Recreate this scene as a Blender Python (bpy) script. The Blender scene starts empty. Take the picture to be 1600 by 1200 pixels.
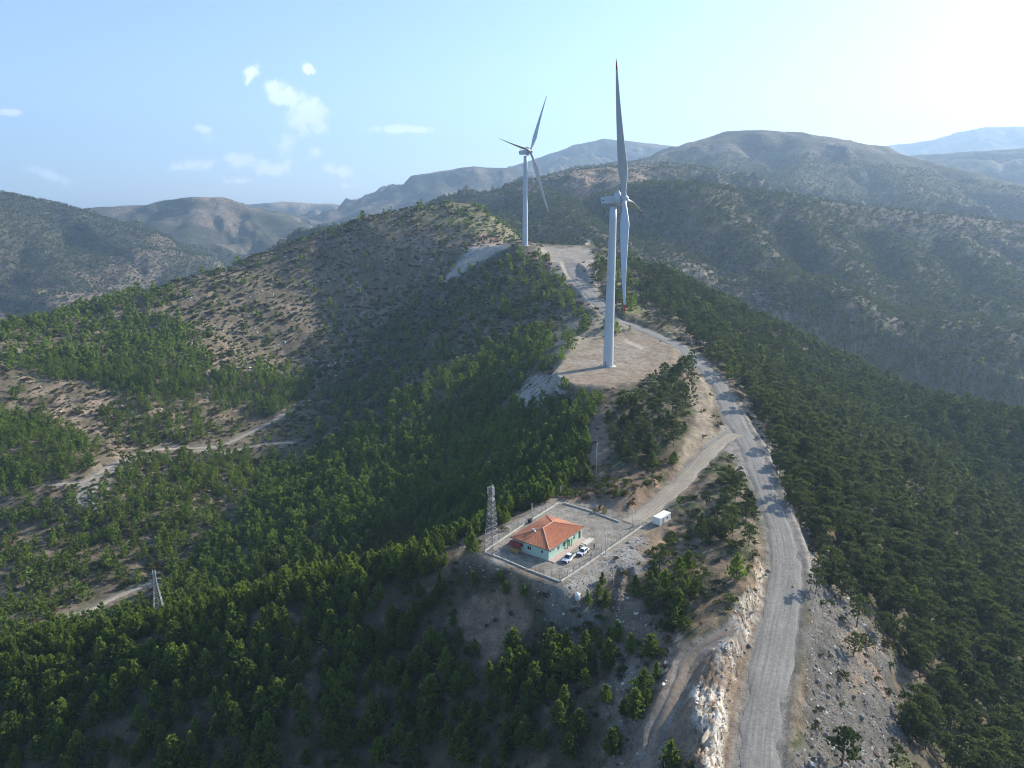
import bpy, bmesh, math, random
import numpy as np
from mathutils import Vector, Matrix
C = bpy.context.scene.collection
PI = math.pi
RAD = math.radians
random.seed(7)

# ------------------------------------------------------------------ camera
PITCH = RAD(14.2)
FOC = 1109.0                      # focal length in pixels of the 1600 px wide photograph
scene = bpy.context.scene
cam_data = bpy.data.cameras.new("camera")
cam = bpy.data.objects.new("camera", cam_data)
C.objects.link(cam)
cam.location = (0, 0, 0)
cam.rotation_euler = (PI / 2 - PITCH, 0, 0)
cam_data.sensor_width = 36.0
cam_data.lens = 36.0 * FOC / 1600.0
cam_data.clip_start = 1.0
cam_data.clip_end = 60000.0
scene.camera = cam

# ------------------------------------------------------------------ sun, sky, exposure
SUN_AZ = RAD(57.0)                # from +Y towards +X
SUN_EL = RAD(26.5)
sun_dir = Vector((math.sin(SUN_AZ) * math.cos(SUN_EL), math.cos(SUN_AZ) * math.cos(SUN_EL), math.sin(SUN_EL)))
sd = bpy.data.lights.new("sun", "SUN")
sd.energy = 5.0
sd.angle = RAD(0.53)
sd.color = (1.0, 0.91, 0.77)
sun = bpy.data.objects.new("sun", sd)
C.objects.link(sun)
sun.location = (0, 0, 500)
sun.rotation_euler = sun_dir.to_track_quat('Z', 'Y').to_euler()
def _sky_at(px, py):
    v = (600 - py) / FOC; y = math.cos(PITCH) + v * math.sin(PITCH)
    return ((px - 800) / FOC / y, (-math.sin(PITCH) + v * math.cos(PITCH)) / y)
CLOUDS = [(*_sky_at(x, y), rx / FOC, ry / FOC, RAD(t), w) for x, y, rx, ry, t, w in [
    (392, 118, 16, 30, -30, .9), (482, 108, 18, 12, -20, .9), (445, 150, 46, 26, -28, 1.0), (478, 180, 46, 44, 0, 1.05), (500, 198, 22, 20, -30, .9), (445, 225, 26, 34, 0, .62), (492, 240, 30, 34, 0, .5),
    (318, 202, 20, 12, -15, .95), (325, 215, 30, 18, -15, .45), (300, 258, 70, 14, 2, .75), (375, 252, 50, 24, 0, .8), (425, 262, 60, 24, 0, .75), (530, 266, 60, 20, -12, .6), (378, 282, 60, 12, 0, .5),
    (632, 202, 92, 10, 0, .95), (75, 272, 60, 16, -22, .7), (14, 175, 34, 8, 0, .9), (545, 290, 60, 10, 0, .5)]]
world = bpy.data.worlds.new("World")
scene.world = world
world.use_nodes = True
wn, wl = world.node_tree.nodes, world.node_tree.links
wn.clear()
w_out = wn.new("ShaderNodeOutputWorld")
w_bg = wn.new("ShaderNodeBackground")
w_sky = wn.new("ShaderNodeTexSky")
w_sky.sky_type = 'NISHITA'
w_sky.sun_disc = False
w_sky.sun_elevation = SUN_EL
w_sky.sun_rotation = SUN_AZ
w_sky.altitude = 900
w_sky.air_density = 1.0
w_sky.dust_density = 1.3
w_sky.ozone_density = 0.9
w_bg.inputs[1].default_value = 0.100
def _n(t, **k):
    n = wn.new(t)
    for a, b in k.items(): setattr(n, a, b)
    return n
def _m(op, a, b=None, c=None):
    n = _n('ShaderNodeMath', operation=op)
    for i, q in enumerate((a, b, c)):
        if q is None: continue
        if isinstance(q, (int, float)): n.inputs[i].default_value = q
        else: wl.new(q, n.inputs[i])
    return n.outputs[0]
_tc = _n('ShaderNodeTexCoord'); _sx = _n('ShaderNodeSeparateXYZ'); wl.new(_tc.outputs['Generated'], _sx.inputs[0])
_y = _m('MAXIMUM', _sx.outputs[1], .05); _a = _m('DIVIDE', _sx.outputs[0], _y); _b = _m('DIVIDE', _sx.outputs[2], _y)
_cb = _n('ShaderNodeCombineXYZ'); wl.new(_a, _cb.inputs[0]); wl.new(_b, _cb.inputs[1])
_nz = _n('ShaderNodeTexNoise'); _nz.inputs['Scale'].default_value = 55; _nz.inputs['Detail'].default_value = 12; _nz.inputs['Roughness'].default_value = .7; _nz.inputs['Distortion'].default_value = .35
wl.new(_cb.outputs[0], _nz.inputs['Vector'])
_tot = None
# small fair-weather clouds: (azimuth tangent, elevation tangent, half width, half height, turn, density)
for ca, cb, rx, ry, rot, w in CLOUDS:
    mp = _n('ShaderNodeMapping', vector_type='TEXTURE'); mp.inputs['Location'].default_value = (ca, cb, 0); mp.inputs['Rotation'].default_value = (0, 0, rot); mp.inputs['Scale'].default_value = (rx, ry, 1)
    wl.new(_cb.outputs[0], mp.inputs[0]); ln = _n('ShaderNodeVectorMath', operation='LENGTH'); wl.new(mp.outputs[0], ln.inputs[0])
    v = _m('MULTIPLY', _m('MAXIMUM', _m('SUBTRACT', 1.0, ln.outputs['Value']), 0.0), w)
    _tot = v if _tot is None else _m('MAXIMUM', _tot, v)
_d = _m('MULTIPLY_ADD', _m('SUBTRACT', _nz.outputs[0], .5), 5.0, _m('MULTIPLY_ADD', _tot, 2.5, -.66))
_d = _m('MINIMUM', _m('MAXIMUM', _m('MULTIPLY', _d, _m('MINIMUM', _m('MULTIPLY', _tot, 2.2), 1.0)), 0.0), .85)
_mx = _n('ShaderNodeMix', data_type='RGBA'); wl.new(_d, _mx.inputs['Factor']); _tint = _n('ShaderNodeVectorMath', operation='MULTIPLY'); _tint.inputs[1].default_value = (.88, .985, 1.05); wl.new(w_sky.outputs[0], _tint.inputs[0]); wl.new(_tint.outputs[0], _mx.inputs['A']); _mx.inputs['B'].default_value = (8.6, 8.7, 9.0, 1)
wl.new(_mx.outputs['Result'], w_bg.inputs[0])
wl.new(w_bg.outputs[0], w_out.inputs[0])
scene.view_settings.view_transform = 'Standard'
scene.view_settings.look = 'None'
scene.view_settings.exposure = 1.05
scene.view_settings.gamma = 1.0
scene.view_settings.use_curve_mapping = False
scene.cycles.use_denoising = True
scene.cycles.filter_width = 1.05
scene.cycles.volume_bounces = 1
scene.cycles.max_bounces = 8
scene.cycles.transparent_max_bounces = 8

# air: one closed box of thin bluish haze round the whole scene
hz_me = bpy.data.meshes.new('haze')
_x, _y0, _y1, _z0, _z1 = 14500, -14500, 14500, -420, 1500
hz_me.from_pydata([(-_x,_y0,_z0),(_x,_y0,_z0),(_x,_y1,_z0),(-_x,_y1,_z0),(-_x,_y0,_z1),(_x,_y0,_z1),(_x,_y1,_z1),(-_x,_y1,_z1)], [],
                  [(0,3,2,1),(4,5,6,7),(0,1,5,4),(1,2,6,5),(2,3,7,6),(3,0,4,7)])
hz = bpy.data.objects.new('haze', hz_me); C.objects.link(hz); hz['kind'] = 'stuff'; hz['label'] = 'thin blue haze in the air over the valleys'
hzm = bpy.data.materials.new('haze'); hzm.use_nodes = True; hzm.node_tree.nodes.clear()
_o = hzm.node_tree.nodes.new('ShaderNodeOutputMaterial'); _v = hzm.node_tree.nodes.new('ShaderNodeVolumePrincipled')
_v.inputs['Color'].default_value = (.50, .71, 1.0, 1); _v.inputs['Density'].default_value = 0.000115; _v.inputs['Anisotropy'].default_value = .3
hzm.node_tree.links.new(_v.outputs[0], _o.inputs['Volume']); hz_me.materials.append(hzm)

# ------------------------------------------------------------------ numpy helpers
ST, CT = math.sin(PITCH), math.cos(PITCH)
def pix_dir(px, py):
    u = (np.asarray(px, float) - 800) / FOC; v = (600 - np.asarray(py, float)) / FOC
    return u, CT + v * ST, -ST + v * CT
def pix_at(px, py):
    """azimuth and tangent of elevation of a pixel"""
    x, y, z = pix_dir(px, py)
    return np.arctan2(x, y), z / np.hypot(x, y)
def to_pix(X, Y, Z):
    dep = Y * CT - Z * ST
    up = Y * ST + Z * CT
    dep = np.where(dep < 1, 1, dep)
    return 800 + FOC * X / dep, 600 - FOC * up / dep
def hash2(ix, iy, seed):
    h = (ix.astype(np.int64) * 374761393 + iy.astype(np.int64) * 668265263 + seed * 1442695041) & 0xFFFFFFFF
    h = ((h ^ (h >> 13)) * 1274126177) & 0xFFFFFFFF
    h = (h ^ (h >> 16)) & 0xFFFFFFFF
    return h.astype(np.float64) / 4294967296.0 * 2 * PI
def perlin(x, y, seed=0):
    x = np.asarray(x, float); y = np.asarray(y, float)
    ix = np.floor(x); iy = np.floor(y); fx = x - ix; fy = y - iy
    def g(dx, dy):
        a = hash2(ix + dx, iy + dy, seed)
        return np.cos(a) * (fx - dx) + np.sin(a) * (fy - dy)
    sx = fx * fx * fx * (fx * (fx * 6 - 15) + 10); sy = fy * fy * fy * (fy * (fy * 6 - 15) + 10)
    a = g(0, 0) + sx * (g(1, 0) - g(0, 0)); b = g(0, 1) + sx * (g(1, 1) - g(0, 1))
    return (a + sy * (b - a)) * 1.5
def fbm(x, y, seed=0, oct=4, gain=0.5):
    s = 0; a = 1; f = 1
    for k in range(oct):
        s = s + a * perlin(x * f, y * f, seed + k * 17); a *= gain; f *= 2.03
    return s
def ridged(x, y, seed=0, oct=4, gain=0.5):
    s = 0; a = 1; f = 1
    for k in range(oct):
        s = s + a * (1 - 2.2 * np.abs(perlin(x * f, y * f, seed + k * 31))); a *= gain; f *= 2.07
    return s
def smooth(a, b, x):
    t = np.clip((x - a) / (b - a), 0, 1)
    return t * t * (3 - 2 * t)

# ------------------------------------------------------------------ terrain: near ridge from surveyed points
ctrl = []       # (azimuth, ln distance, z/distance)
def cz(px, py, z):
    a, t = pix_at(px, py); ctrl.append((float(a), math.log(z / t), float(t)))
def cd(px, py, d):
    a, t = pix_at(px, py); ctrl.append((float(a), math.log(d), float(t)))
def hid(px, d, z, py=500):
    a, t = pix_at(px, py); ctrl.append((float(a), math.log(d), z / d))
# main road and its surroundings
for q in [(1185,1200,-102),(1195,1100,-101),(1213,1000,-100),(1228,900,-98.5),(1205,790,-96),(1168,700,-93),(1140,640,-90.5),
          (1108,590,-87),(1070,548,-83),(1010,518,-78.5),(1185,1400,-104.5),(1180,1800,-108)]: cz(*q)
# access road
for q in [(1120,685,-92),(1090,725,-94),(1050,775,-96),(1000,815,-97)]: cz(*q)
# building pad
for q in [(760,862,-97),(875,787,-97),(930,800,-97),(985,806,-97),(1003,822,-97),(950,860,-97),(876,908,-97),(825,893,-97),(783,874,-97),(850,850,-97),(815,820,-97)]: cz(*q)
# cliff top left of road, bench, spine
for q in [(1192,860,-95.2),(1178,930,-94),(1150,985,-95.5),(1112,1040,-97),(1092,1110,-98.2),(1098,1200,-99.5),(1095,1500,-102)]: cz(*q)
for q in [(1050,1050,-101.3),(1010,1150,-105.5),(1040,960,-99),(1110,930,-95.8),(1000,1000,-104),(1050,880,-97.5),(1130,880,-95),(1040,1200,-105)]: cz(*q)
for q in [(950,960,-103.5),(950,1050,-107),(950,1200,-112),(900,980,-106.5),(850,960,-104.5),(860,1050,-110.5),(860,1200,-119),(760,960,-108),(740,1050,-114.5),(750,1200,-127),(930,920,-101)]: cz(*q)
# knoll between the roads
for q in [(1150,760,-93.5),(1100,800,-95),(1150,840,-94.5),(1070,830,-97),(1040,840,-98)]: cz(*q)
# spur to the left and the shaded slope under it
for q in [(735,853,-102),(650,878,-106),(560,907,-110),(400,948,-117.5),(250,986,-125),(100,1012,-131),(0,1030,-134),(-200,1070,-142),(-500,1130,-157)]: cz(*q)
def cs(px, py, cpy, cz_, slope):
    """point on a slope falling from a crest point in the same column"""
    tc = float(pix_at(px, cpy)[1]); t = float(pix_at(px, py)[1]); dc = cz_ / tc
    d = (cz_ - slope * dc) / (t - slope); cz(px, py, t * d)
for px, cpy, zc, s1, s2 in [(-200,1070,-142,.20,.24),(0,1030,-134,.22,.27),(200,995,-127.5,.27,.33),(400,948,-117.5,.36,.46),(600,894,-108.3,.52,.60)]:
    cs(px, cpy + 110, cpy, zc, s1); cs(px, 1210, cpy, zc, s2)
for q in [
          (300,1700,-185),(700,1700,-175),(1000,1700,-140),(-200,1700,-200)]: cz(*q)
for q in [(560,250,-141),(400,262,-150),(250,275,-158),(100,285,-163),(-50,290,-166),(-300,330,-190),(660,245,-131)]: hid(*q)
# crest between building and turbine pad
for q in [(925,760,-96),(940,700,-93),(935,650,-89.5),(945,610,-86.5),(1020,720,-92.5),(1060,700,-90.5),(1000,660,-88.5),(1050,640,-87),(1090,640,-88.5),(960,760,-93.5),(1010,765,-93.5)]: cz(*q)
# turbine pad
for q in [(890,585,-84),(950,585,-84),(1020,570,-84),(880,560,-84),(1045,555,-84),(1000,530,-80),(930,530,-80.5),(880,540,-83)]: cz(*q)
# crest road to the second turbine
for q in [(955,500,-73.5),(935,480,-69.5),(905,440,-59),(885,405,-47.5)]: cz(*q)
for q in [(820,382,700),(800,384,715),(850,387,690),(900,387,690),(785,383,740),(775,384,760)]: cd(*q)
# left flank of the main ridge
for q in [(820,625,-104),(780,660,-120),(870,640,-98),(880,700,-101),(840,740,-107),(800,780,-110)]: cz(*q)
for q in [(880,500,500),(850,450,560),(830,410,630),(800,400,680)]: cd(*q)
for q in [(770,450,620),(800,490,545),(720,520,552),(780,560,472),(700,600,450),(640,650,420),(740,700,362),(640,740,352),(560,730,380),(690,790,298),(600,820,300),(500,820,322),(420,850,330),(670,550,545),(610,650,455),
          (320,900,330),(620,860,285),(500,880,285),(380,925,285)]: cd(*q)
# ravine floor
for q in [(740,400,760),(690,440,720),(640,490,720),(590,530,690),(540,570,650),(500,620,590),(470,680,500),(420,730,460),(350,790,415),(290,850,370),(240,890,350),(150,940,335),(60,970,328),(-50,1000,325)]: cd(*q)
# left hill
for q in [(700,318,930),(650,322,930),(600,333,920),(560,345,900),(480,372,880),(400,400,860),(300,432,830),(200,458,800),(100,485,770),(0,510,740),(-150,545,700),(-400,600,650),
          (740,322,940),(775,340,930),(805,368,900),(835,400,880)]: cd(*q)
for q in [(700,370,850),(600,400,830),(620,450,800),(500,430,830),(540,500,760),(400,480,770),(450,560,700),(300,520,700),(380,620,590),(200,520,720),(250,600,590),(100,560,640),(0,600,590),
          (0,700,490),(120,680,520),(220,710,490),(120,760,440),(0,800,440),(100,850,400),(0,900,378),(300,700,510),(390,650,560),(480,625,570),(200,800,410)]: cd(*q)
for k, (px, d, z) in enumerate([(700,1080,-70),(560,1060,-110),(400,1030,-160),(200,980,-220),(0,920,-240),(-200,880,-240),(790,1060,-110),(-500,800,-240)]): hid(px, d, z)
for px in (700, 400, 0, -400): hid(px, 1400, -300)
# right flank under the road
for q in [(1258,1200,-104),(1265,1100,-104),(1290,1000,-103.5),(1285,900,-103),(1250,790,-99),(1210,700,-96),(1180,640,-94),(1150,590,-91),(1110,545,-87)]: cz(*q)
for q in [(1400,1200,-119),(1400,1100,-121),(1400,1000,-123),(1400,900,-123),(1600,1200,-138),(1600,1100,-141),(1600,1000,-146),(1600,900,-150),(1330,800,-113),(1450,800,-137),(1600,800,-160),
          (1300,700,-118),(1450,700,-152),(1250,620,-117),(1350,620,-142),(1200,560,-107),(1500,1500,-118),(1900,1300,-155),(1900,1000,-175),(1900,800,-195),(1350,1500,-110)]: cz(*q)
for q in [(1050,440,620),(1130,478,650),(1210,520,660),(1300,560,660),(1380,592,650),(1440,618,640),(1520,642,620),(1600,662,600),(1800,720,580),
          (1000,480,520),(1060,500,500),(960,420,640),(1000,425,680),(950,390,720),(1100,510,520)]: cd(*q)
for (px, d, z) in [(1100,830,-190),(1200,850,-240),(1300,850,-280),(1440,830,-300),(1600,800,-300),(1800,800,-300),(1000,850,-135),(900,800,-80),(850,1000,-110),(920,1000,-140)]: hid(px, d, z)
for px in (1000, 1300, 1600, 1900): hid(px, 1400, -330)
for az, d, z in [(-100,200,-230),(-150,200,-200),(180,150,-160),(150,150,-120),(120,150,-125),(90,250,-190),(-100,600,-300),(180,500,-220),(100,600,-300),(-70,300,-220),(70,400,-240)]:
    ctrl.append((RAD(az), math.log(d), z / d))
ctrl = np.array(ctrl)
RC = 0.012
def rk(r2): return np.sqrt(r2 + RC * RC)
def solve():
    P = ctrl[:, :2]; n = len(P)
    K = rk(((P[:, None] - P[None]) ** 2).sum(-1)) - np.eye(n) * 0.006
    A = np.zeros((n + 1, n + 1)); A[:n, :n] = K; A[:n, n] = 1; A[n, :n] = 1
    return np.linalg.solve(A, np.concatenate([ctrl[:, 2], [0]]))
RW = solve()
def near_t(az, ln):
    sh = az.shape; az = az.ravel(); ln = ln.ravel(); out = np.empty(len(az))
    P = ctrl; n = len(P)
    for i in range(0, len(az), 40000):
        a = az[i:i + 40000, None] - P[None, :, 0]; b = ln[i:i + 40000, None] - P[None, :, 1]
        out[i:i + 40000] = rk(a * a + b * b) @ RW[:n] + RW[n]
    return out.reshape(sh)

# ------------------------------------------------------------------ terrain: far ranges as crest lines
def P3(px, py, d):
    a, t = pix_at(px, py)
    return (d * math.sin(a), d * math.cos(a), d * float(t))
RANGES = [  # (slope, pixels of the crest with distance)
    (.50, [(600,345,1500),(720,322,1550),(780,300,1600),(830,282,1650),(900,266,1700),(960,260,1800),(1040,255,1900),(1100,262,2000)]),
    (.48, [(960,262,1700),(1000,300,1450),(1010,370,1150),(1000,410,1000)]),
    (.46, [(830,284,1650),(880,320,1350),(930,365,1080)]),
    (.55, [(985,292,1500),(1030,287,1350),(1080,289,1300),(1140,297,1400),(1210,304,1450),(1330,320,1600),(1450,332,1700),(1600,350,1800),(1800,370,1900)]),
    (.62, [(1085,290,1300),(1150,350,1220),(1200,420,1130),(1240,500,1040),(1260,560,960)]),
    (.62, [(1210,304,1450),(1290,380,1300),(1350,470,1150),(1390,560,1020)]),
    (.62, [(1330,320,1600),(1400,380,1450),(1440,460,1260),(1490,560,1080)]),
    (.60, [(1450,332,1700),(1530,400,1500),(1600,480,1300),(1660,560,1150)]),
    (.50, [(900,262,2400),(1000,252,2600),(1040,241,2800),(1080,222,2900),(1140,205,3000),(1190,203,3000),(1250,206,3000),(1320,218,3000),(1370,233,3000),(1440,250,2900),(1520,270,2800),(1620,296,2700),(1800,320,2600)]),
    (.50, [(1140,206,3000),(1130,250,2600),(1100,275,2300)]),
    (.50, [(1250,207,3000),(1260,250,2600),(1240,285,2200)]),
    (.50, [(1370,233,3000),(1400,275,2500),(1440,305,2200)]),
    (.40, [(1380,246,4500),(1440,242,4500),(1500,238,4500),(1600,232,4500),(1800,220,4500)]),
    (.40, [(1250,250,9000),(1370,229,9000),(1450,221,9000),(1500,206,9000),(1540,199,9000),(1600,197,9000),(1750,192,9000),(1900,210,9000)]),
    (.42, [(440,395,3300),(530,352,3700),(575,322,3900),(620,300,4000),(690,267,4200),(740,260,4200),(800,263,4300),(900,280,4300)]),
    (.40, [(690,267,4200),(680,330,3500)]),
    (.40, [(740,270,5500),(800,260,5500),(870,237,5500),(905,225,5500),(945,217,5500),(1000,222,5500),(1060,229,5500),(1150,245,5500)]),
    (.45, [(-400,300,2500),(-100,292,2500),(0,301,2500),(60,313,2500),(110,328,2400),(180,352,2300),(250,388,2200),(310,424,2050)]),
    (.42, [(0,301,2500),(60,380,2150),(120,450,1850)]),
    (.42, [(60,330,3600),(170,324,3600),(230,319,3600),(290,308,3400),(340,307,3300),(400,327,3200),(460,352,3000),(520,382,2800)]),
    (.42, [(320,307,3300),(290,370,2800),(270,420,2400)]),
    (.40, [(330,330,5500),(380,320,5500),(440,315,5500),(520,319,5500),(590,330,5500)]),
]
def far_z(X, Y):
    D = np.hypot(X, Y)
    wx = X + 130 * fbm(X / 500, Y / 500, 5, 3); wy = Y + 130 * fbm(X / 500, Y / 500, 9, 3)
    best = np.full(X.shape, -1e9)
    dm = np.full(X.shape, 1e9); dmin = np.full(X.shape, 1e9)
    for sl, pts in RANGES:
        p3 = [P3(*q) for q in pts]
        for (x0, y0, z0), (x1, y1, z1) in zip(p3[:-1], p3[1:]):
            dx, dy = x1 - x0, y1 - y0; L2 = dx * dx + dy * dy
            s = np.clip(((X - x0) * dx + (Y - y0) * dy) / L2, 0, 1)
            d0 = np.hypot(X - x0 - s * dx, Y - y0 - s * dy)
            k = smooth(0, 250, d0)
            s2 = np.clip(((wx - x0) * dx + (wy - y0) * dy) / L2, 0, 1)
            d1 = np.hypot(wx - x0 - s2 * dx, wy - y0 - s2 * dy)
            d = d0 * (1 - k) + d1 * k; ss = s * (1 - k) + s2 * k
            z = z0 + ss * (z1 - z0) - sl * (np.sqrt(d * d + 30 * 30) - 30) * (1 - np.minimum(d, 3000) / 9000)
            m = z > best
            best = np.where(m, z, best); dmin = np.minimum(dmin, d)
    sc = np.clip(D / 1500, .6, 2.5)
    amp = smooth(0, 200, dmin); amp2 = smooth(0, 520, dmin)
    qx = X + 80 * fbm(X / 420, Y / 420, 61, 2); qy = Y + 80 * fbm(X / 420, Y / 420, 62, 2)
    fr = smooth(1900, 3300, D)
    n1 = 44 * (ridged(qx / 260, qy / 260, 41, 4, .5) - .55) + 24 * fbm(X / 700, Y / 700, 77, 2)
    n2 = 66 * (ridged(qx / 620, qy / 620, 43, 4, .45) - .5) + 60 * fbm(X / 1900, Y / 1900, 79, 2)
    best = best + amp * n1 * (1 - .8 * fr) + amp2 * n2 * fr + smooth(0, 120, dmin) * fr * 15 * (ridged(qx / 170, qy / 170, 47, 3, .5) - .55) + fr * 4 * fbm(X / 110, Y / 110, 48, 2)
    floor = -285 + 10 * fbm(X / 300, Y / 300, 3, 3)
    k = 25.0
    h = np.clip(.5 + .5 * (best - floor) / k, 0, 1)
    return floor * (1 - h) + best * h + k * h * (1 - h)

# ------------------------------------------------------------------ polar terrain grid
STAGE_AZ = .14; STAGE_LN = .0062
fine = np.arange(-50.0, 50.0001, STAGE_AZ)
coarse_l = np.linspace(-180, -50, 46)[:-1]; coarse_r = np.linspace(50, 180, 46)[1:]
AZ = np.radians(np.concatenate([coarse_l, fine, coarse_r]))
LN = np.arange(math.log(60), math.log(13500), STAGE_LN)
GA, GL = np.meshgrid(AZ, LN, indexing='ij')
GD = np.exp(GL); GX = GD * np.sin(GA); GY = GD * np.cos(GA)
def base_terrain():
    zn = near_t(GA, np.minimum(GL, math.log(1500))) * GD
    zn = zn - np.maximum(GD - 1000, 0) * 0.5
    n = 1.6 * fbm(GX / 38, GY / 38, 11, 3) + 4.0 * (ridged(GX / 120, GY / 120, 21, 2) - .4) * smooth(230, 420, GD)
    zn = zn + n * smooth(90, 200, GD) * .8 + .5 * fbm(GX / 9, GY / 9, 13, 3)
    zf = np.full(zn.shape, -1e9)
    m = GD > 850
    zf[m] = far_z(GX[m], GY[m])
    zf = np.where(GD > 850, zf - np.maximum(1000 - GD, 0) * 1.5, -1e9)
    k = 12.0
    h = np.clip(.5 + .5 * (zf - zn) / k, 0, 1)
    z = zn * (1 - h) + np.where(zf > -1e8, zf, 0) * h + k * h * (1 - h)
    return np.where(GD > 1300, zf, z)
GZ = base_terrain()
def bilin(F, X, Y):
    X = np.asarray(X, float); Y = np.asarray(Y, float)
    a = np.arctan2(X, Y); l = np.log(np.maximum(np.hypot(X, Y), 61))
    ia = np.interp(a, AZ, np.arange(len(AZ))); il = np.interp(l, LN, np.arange(len(LN)))
    i0 = np.clip(ia.astype(int), 0, len(AZ) - 2); j0 = np.clip(il.astype(int), 0, len(LN) - 2)
    fa = ia - i0; fl = il - j0
    return (F[i0, j0] * (1 - fa) * (1 - fl) + F[i0 + 1, j0] * fa * (1 - fl) + F[i0, j0 + 1] * (1 - fa) * fl + F[i0 + 1, j0 + 1] * fa * fl)
def ground_z(x, y):
    r = bilin(GZ, x, y)
    return float(r) if np.ndim(r) == 0 else r
def hit(px, py):
    """first ground point under a pixel of the photograph"""
    a, t = pix_at(px, py)
    ia = float(np.interp(a, AZ, np.arange(len(AZ)))); i0 = int(ia); f = ia - i0
    tt = (GZ[i0] * (1 - f) + GZ[i0 + 1] * f) / GD[0]
    j = int(np.argmax(tt >= t))
    if j == 0: j = len(LN) - 1
    r = (t - tt[j - 1]) / max(tt[j] - tt[j - 1], 1e-9)
    d = math.exp(LN[j - 1] + r * (LN[j] - LN[j - 1]))
    return Vector((d * math.sin(a), d * math.cos(a), d * t))

# ------------------------------------------------------------------ roads and pads are cut into the slope
def PZ(px, py, z):
    a, t = pix_at(px, py); d = z / float(t)
    return (d * math.sin(a), d * math.cos(a), z)
def PD(px, py, d):
    a, t = pix_at(px, py)
    return (d * math.sin(a), d * math.cos(a), d * float(t))
def resample(pts, step=2.0):
    """Catmull-Rom through the points, resampled at even steps"""
    P = np.array(pts, float); P = np.vstack([2 * P[0] - P[1], P, 2 * P[-1] - P[-2]])
    out = []
    for i in range(1, len(P) - 2):
        n = max(2, int(np.linalg.norm(P[i + 1] - P[i]) / step))
        for k in range(n):
            t = k / n
            out.append(.5 * ((2 * P[i]) + (P[i + 1] - P[i - 1]) * t + (2 * P[i - 1] - 5 * P[i] + 4 * P[i + 1] - P[i + 2]) * t * t + (3 * P[i] - P[i - 1] - 3 * P[i + 1] + P[i + 2]) * t ** 3))
    out.append(P[-2])
    return np.array(out)
def smooth_z(P, n=9):
    k = np.ones(n) / n; z = np.pad(P[:, 2], n // 2, mode='edge'); P = P.copy(); P[:, 2] = np.convolve(z, k, 'valid'); return P
def on_ground(pts): return [tuple(hit(*q)) for q in pts]
MAIN_ROAD = smooth_z(resample([PZ(*q) for q in [(1180,1700,-107),(1182,1400,-104.5),(1184,1200,-102),(1194,1100,-101),(1213,1000,-100),(1228,900,-98.5),(1222,840,-97.2),(1200,780,-95.8),(1172,700,-93),(1150,660,-91.5),(1138,635,-90.3),
    (1126,605,-88.6),(1098,572,-85.7),(1062,542,-83),(1015,520,-79.5),(985,507,-76.5)]] + [PZ(955,495,-73),PZ(930,468,-66.5),PZ(905,440,-59),PZ(892,418,-52.5)] + [PD(888,405,648)]))
ACCESS = smooth_z(resample([PZ(*q) for q in [(1150,678,-92.2),(1128,690,-92.4),(1100,715,-93.6),(1070,748,-95),(1035,780,-96.2),(1003,806,-97),(982,817,-97)]]))
SUMMIT_TRACK = smooth_z(resample([PD(908,387,745)] + on_ground([(920,378),(932,371),(944,366)])), 15)
HILL_TRACK = smooth_z(resample(on_ground([(88,757),(130,752),(170,728),(215,709),(250,702),(300,700),(345,697),(390,676),(440,650),(488,624)])), 15)
LOWER_TRACK = smooth_z(resample(on_ground([(300,701),(350,707),(400,697),(458,689)])), 15)
VALLEY_TRACK = smooth_z(resample(on_ground([(100,965),(140,952),(180,936),(215,918),(238,910)])), 15)
BENCH = smooth_z(resample(on_ground([(1150,978),(1125,990),(1095,1008),(1070,1040),(1050,1087),(1026,1143),(1012,1215)])), 7)
def road_dist(P, X, Y):
    d = np.full(X.shape, 1e9); z = np.zeros(X.shape); sgn = np.zeros(X.shape)
    for a, b in zip(P[:-1], P[1:]):
        dx, dy = b[0] - a[0], b[1] - a[1]; L2 = dx * dx + dy * dy + 1e-9
        s = np.clip(((X - a[0]) * dx + (Y - a[1]) * dy) / L2, 0, 1)
        q = np.hypot(X - a[0] - s * dx, Y - a[1] - s * dy)
        m = q < d
        d = np.where(m, q, d); z = np.where(m, a[2] + s * (b[2] - a[2]), z); sgn = np.where(m, np.sign(dx * (Y - a[1]) - dy * (X - a[0])), sgn)
    return d, z, sgn
def sub_box(P, pad):
    return (GX > P[:, 0].min() - pad) & (GX < P[:, 0].max() + pad) & (GY > P[:, 1].min() - pad) & (GY < P[:, 1].max() + pad)
ROADW = np.zeros(GZ.shape)                  # how much a ground vertex belongs to a road or a pad
ROADCOL = np.zeros(GZ.shape)
def carve_road(P, half, bank, mark=1.0, sink=.22):
    m = sub_box(P, half + bank + 2)
    d, z, sg = road_dist(P, GX[m], GY[m])
    w = 1 - smooth(half + .8, half + .8 + bank, d)
    g = GZ[m]
    g = g * (1 - w) + z * w - sink * (1 - smooth(half - .6, half + .3, d))
    GZ[m] = g
    ROADW[m] = np.maximum(ROADW[m], mark * (1 - smooth(half, half + 2.5, d)))
    ROADCOL[m] = np.maximum(ROADCOL[m], (1 - smooth(half * .7, half + 1.6, d)))
def poly_dist(poly, X, Y):
    """signed distance to a polygon, negative inside"""
    d = np.full(X.shape, 1e9); ins = np.zeros(X.shape, bool); n = len(poly)
    for i in range(n):
        x0, y0 = poly[i][:2]; x1, y1 = poly[(i + 1) % n][:2]
        dx, dy = x1 - x0, y1 - y0
        s = np.clip(((X - x0) * dx + (Y - y0) * dy) / (dx * dx + dy * dy + 1e-9), 0, 1)
        d = np.minimum(d, np.hypot(X - x0 - s * dx, Y - y0 - s * dy))
        c = ((y0 > Y) != (y1 > Y)) & (X < (x1 - x0) * (Y - y0) / (y1 - y0 + 1e-12) + x0)
        ins ^= c
    return np.where(ins, -d, d)
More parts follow.
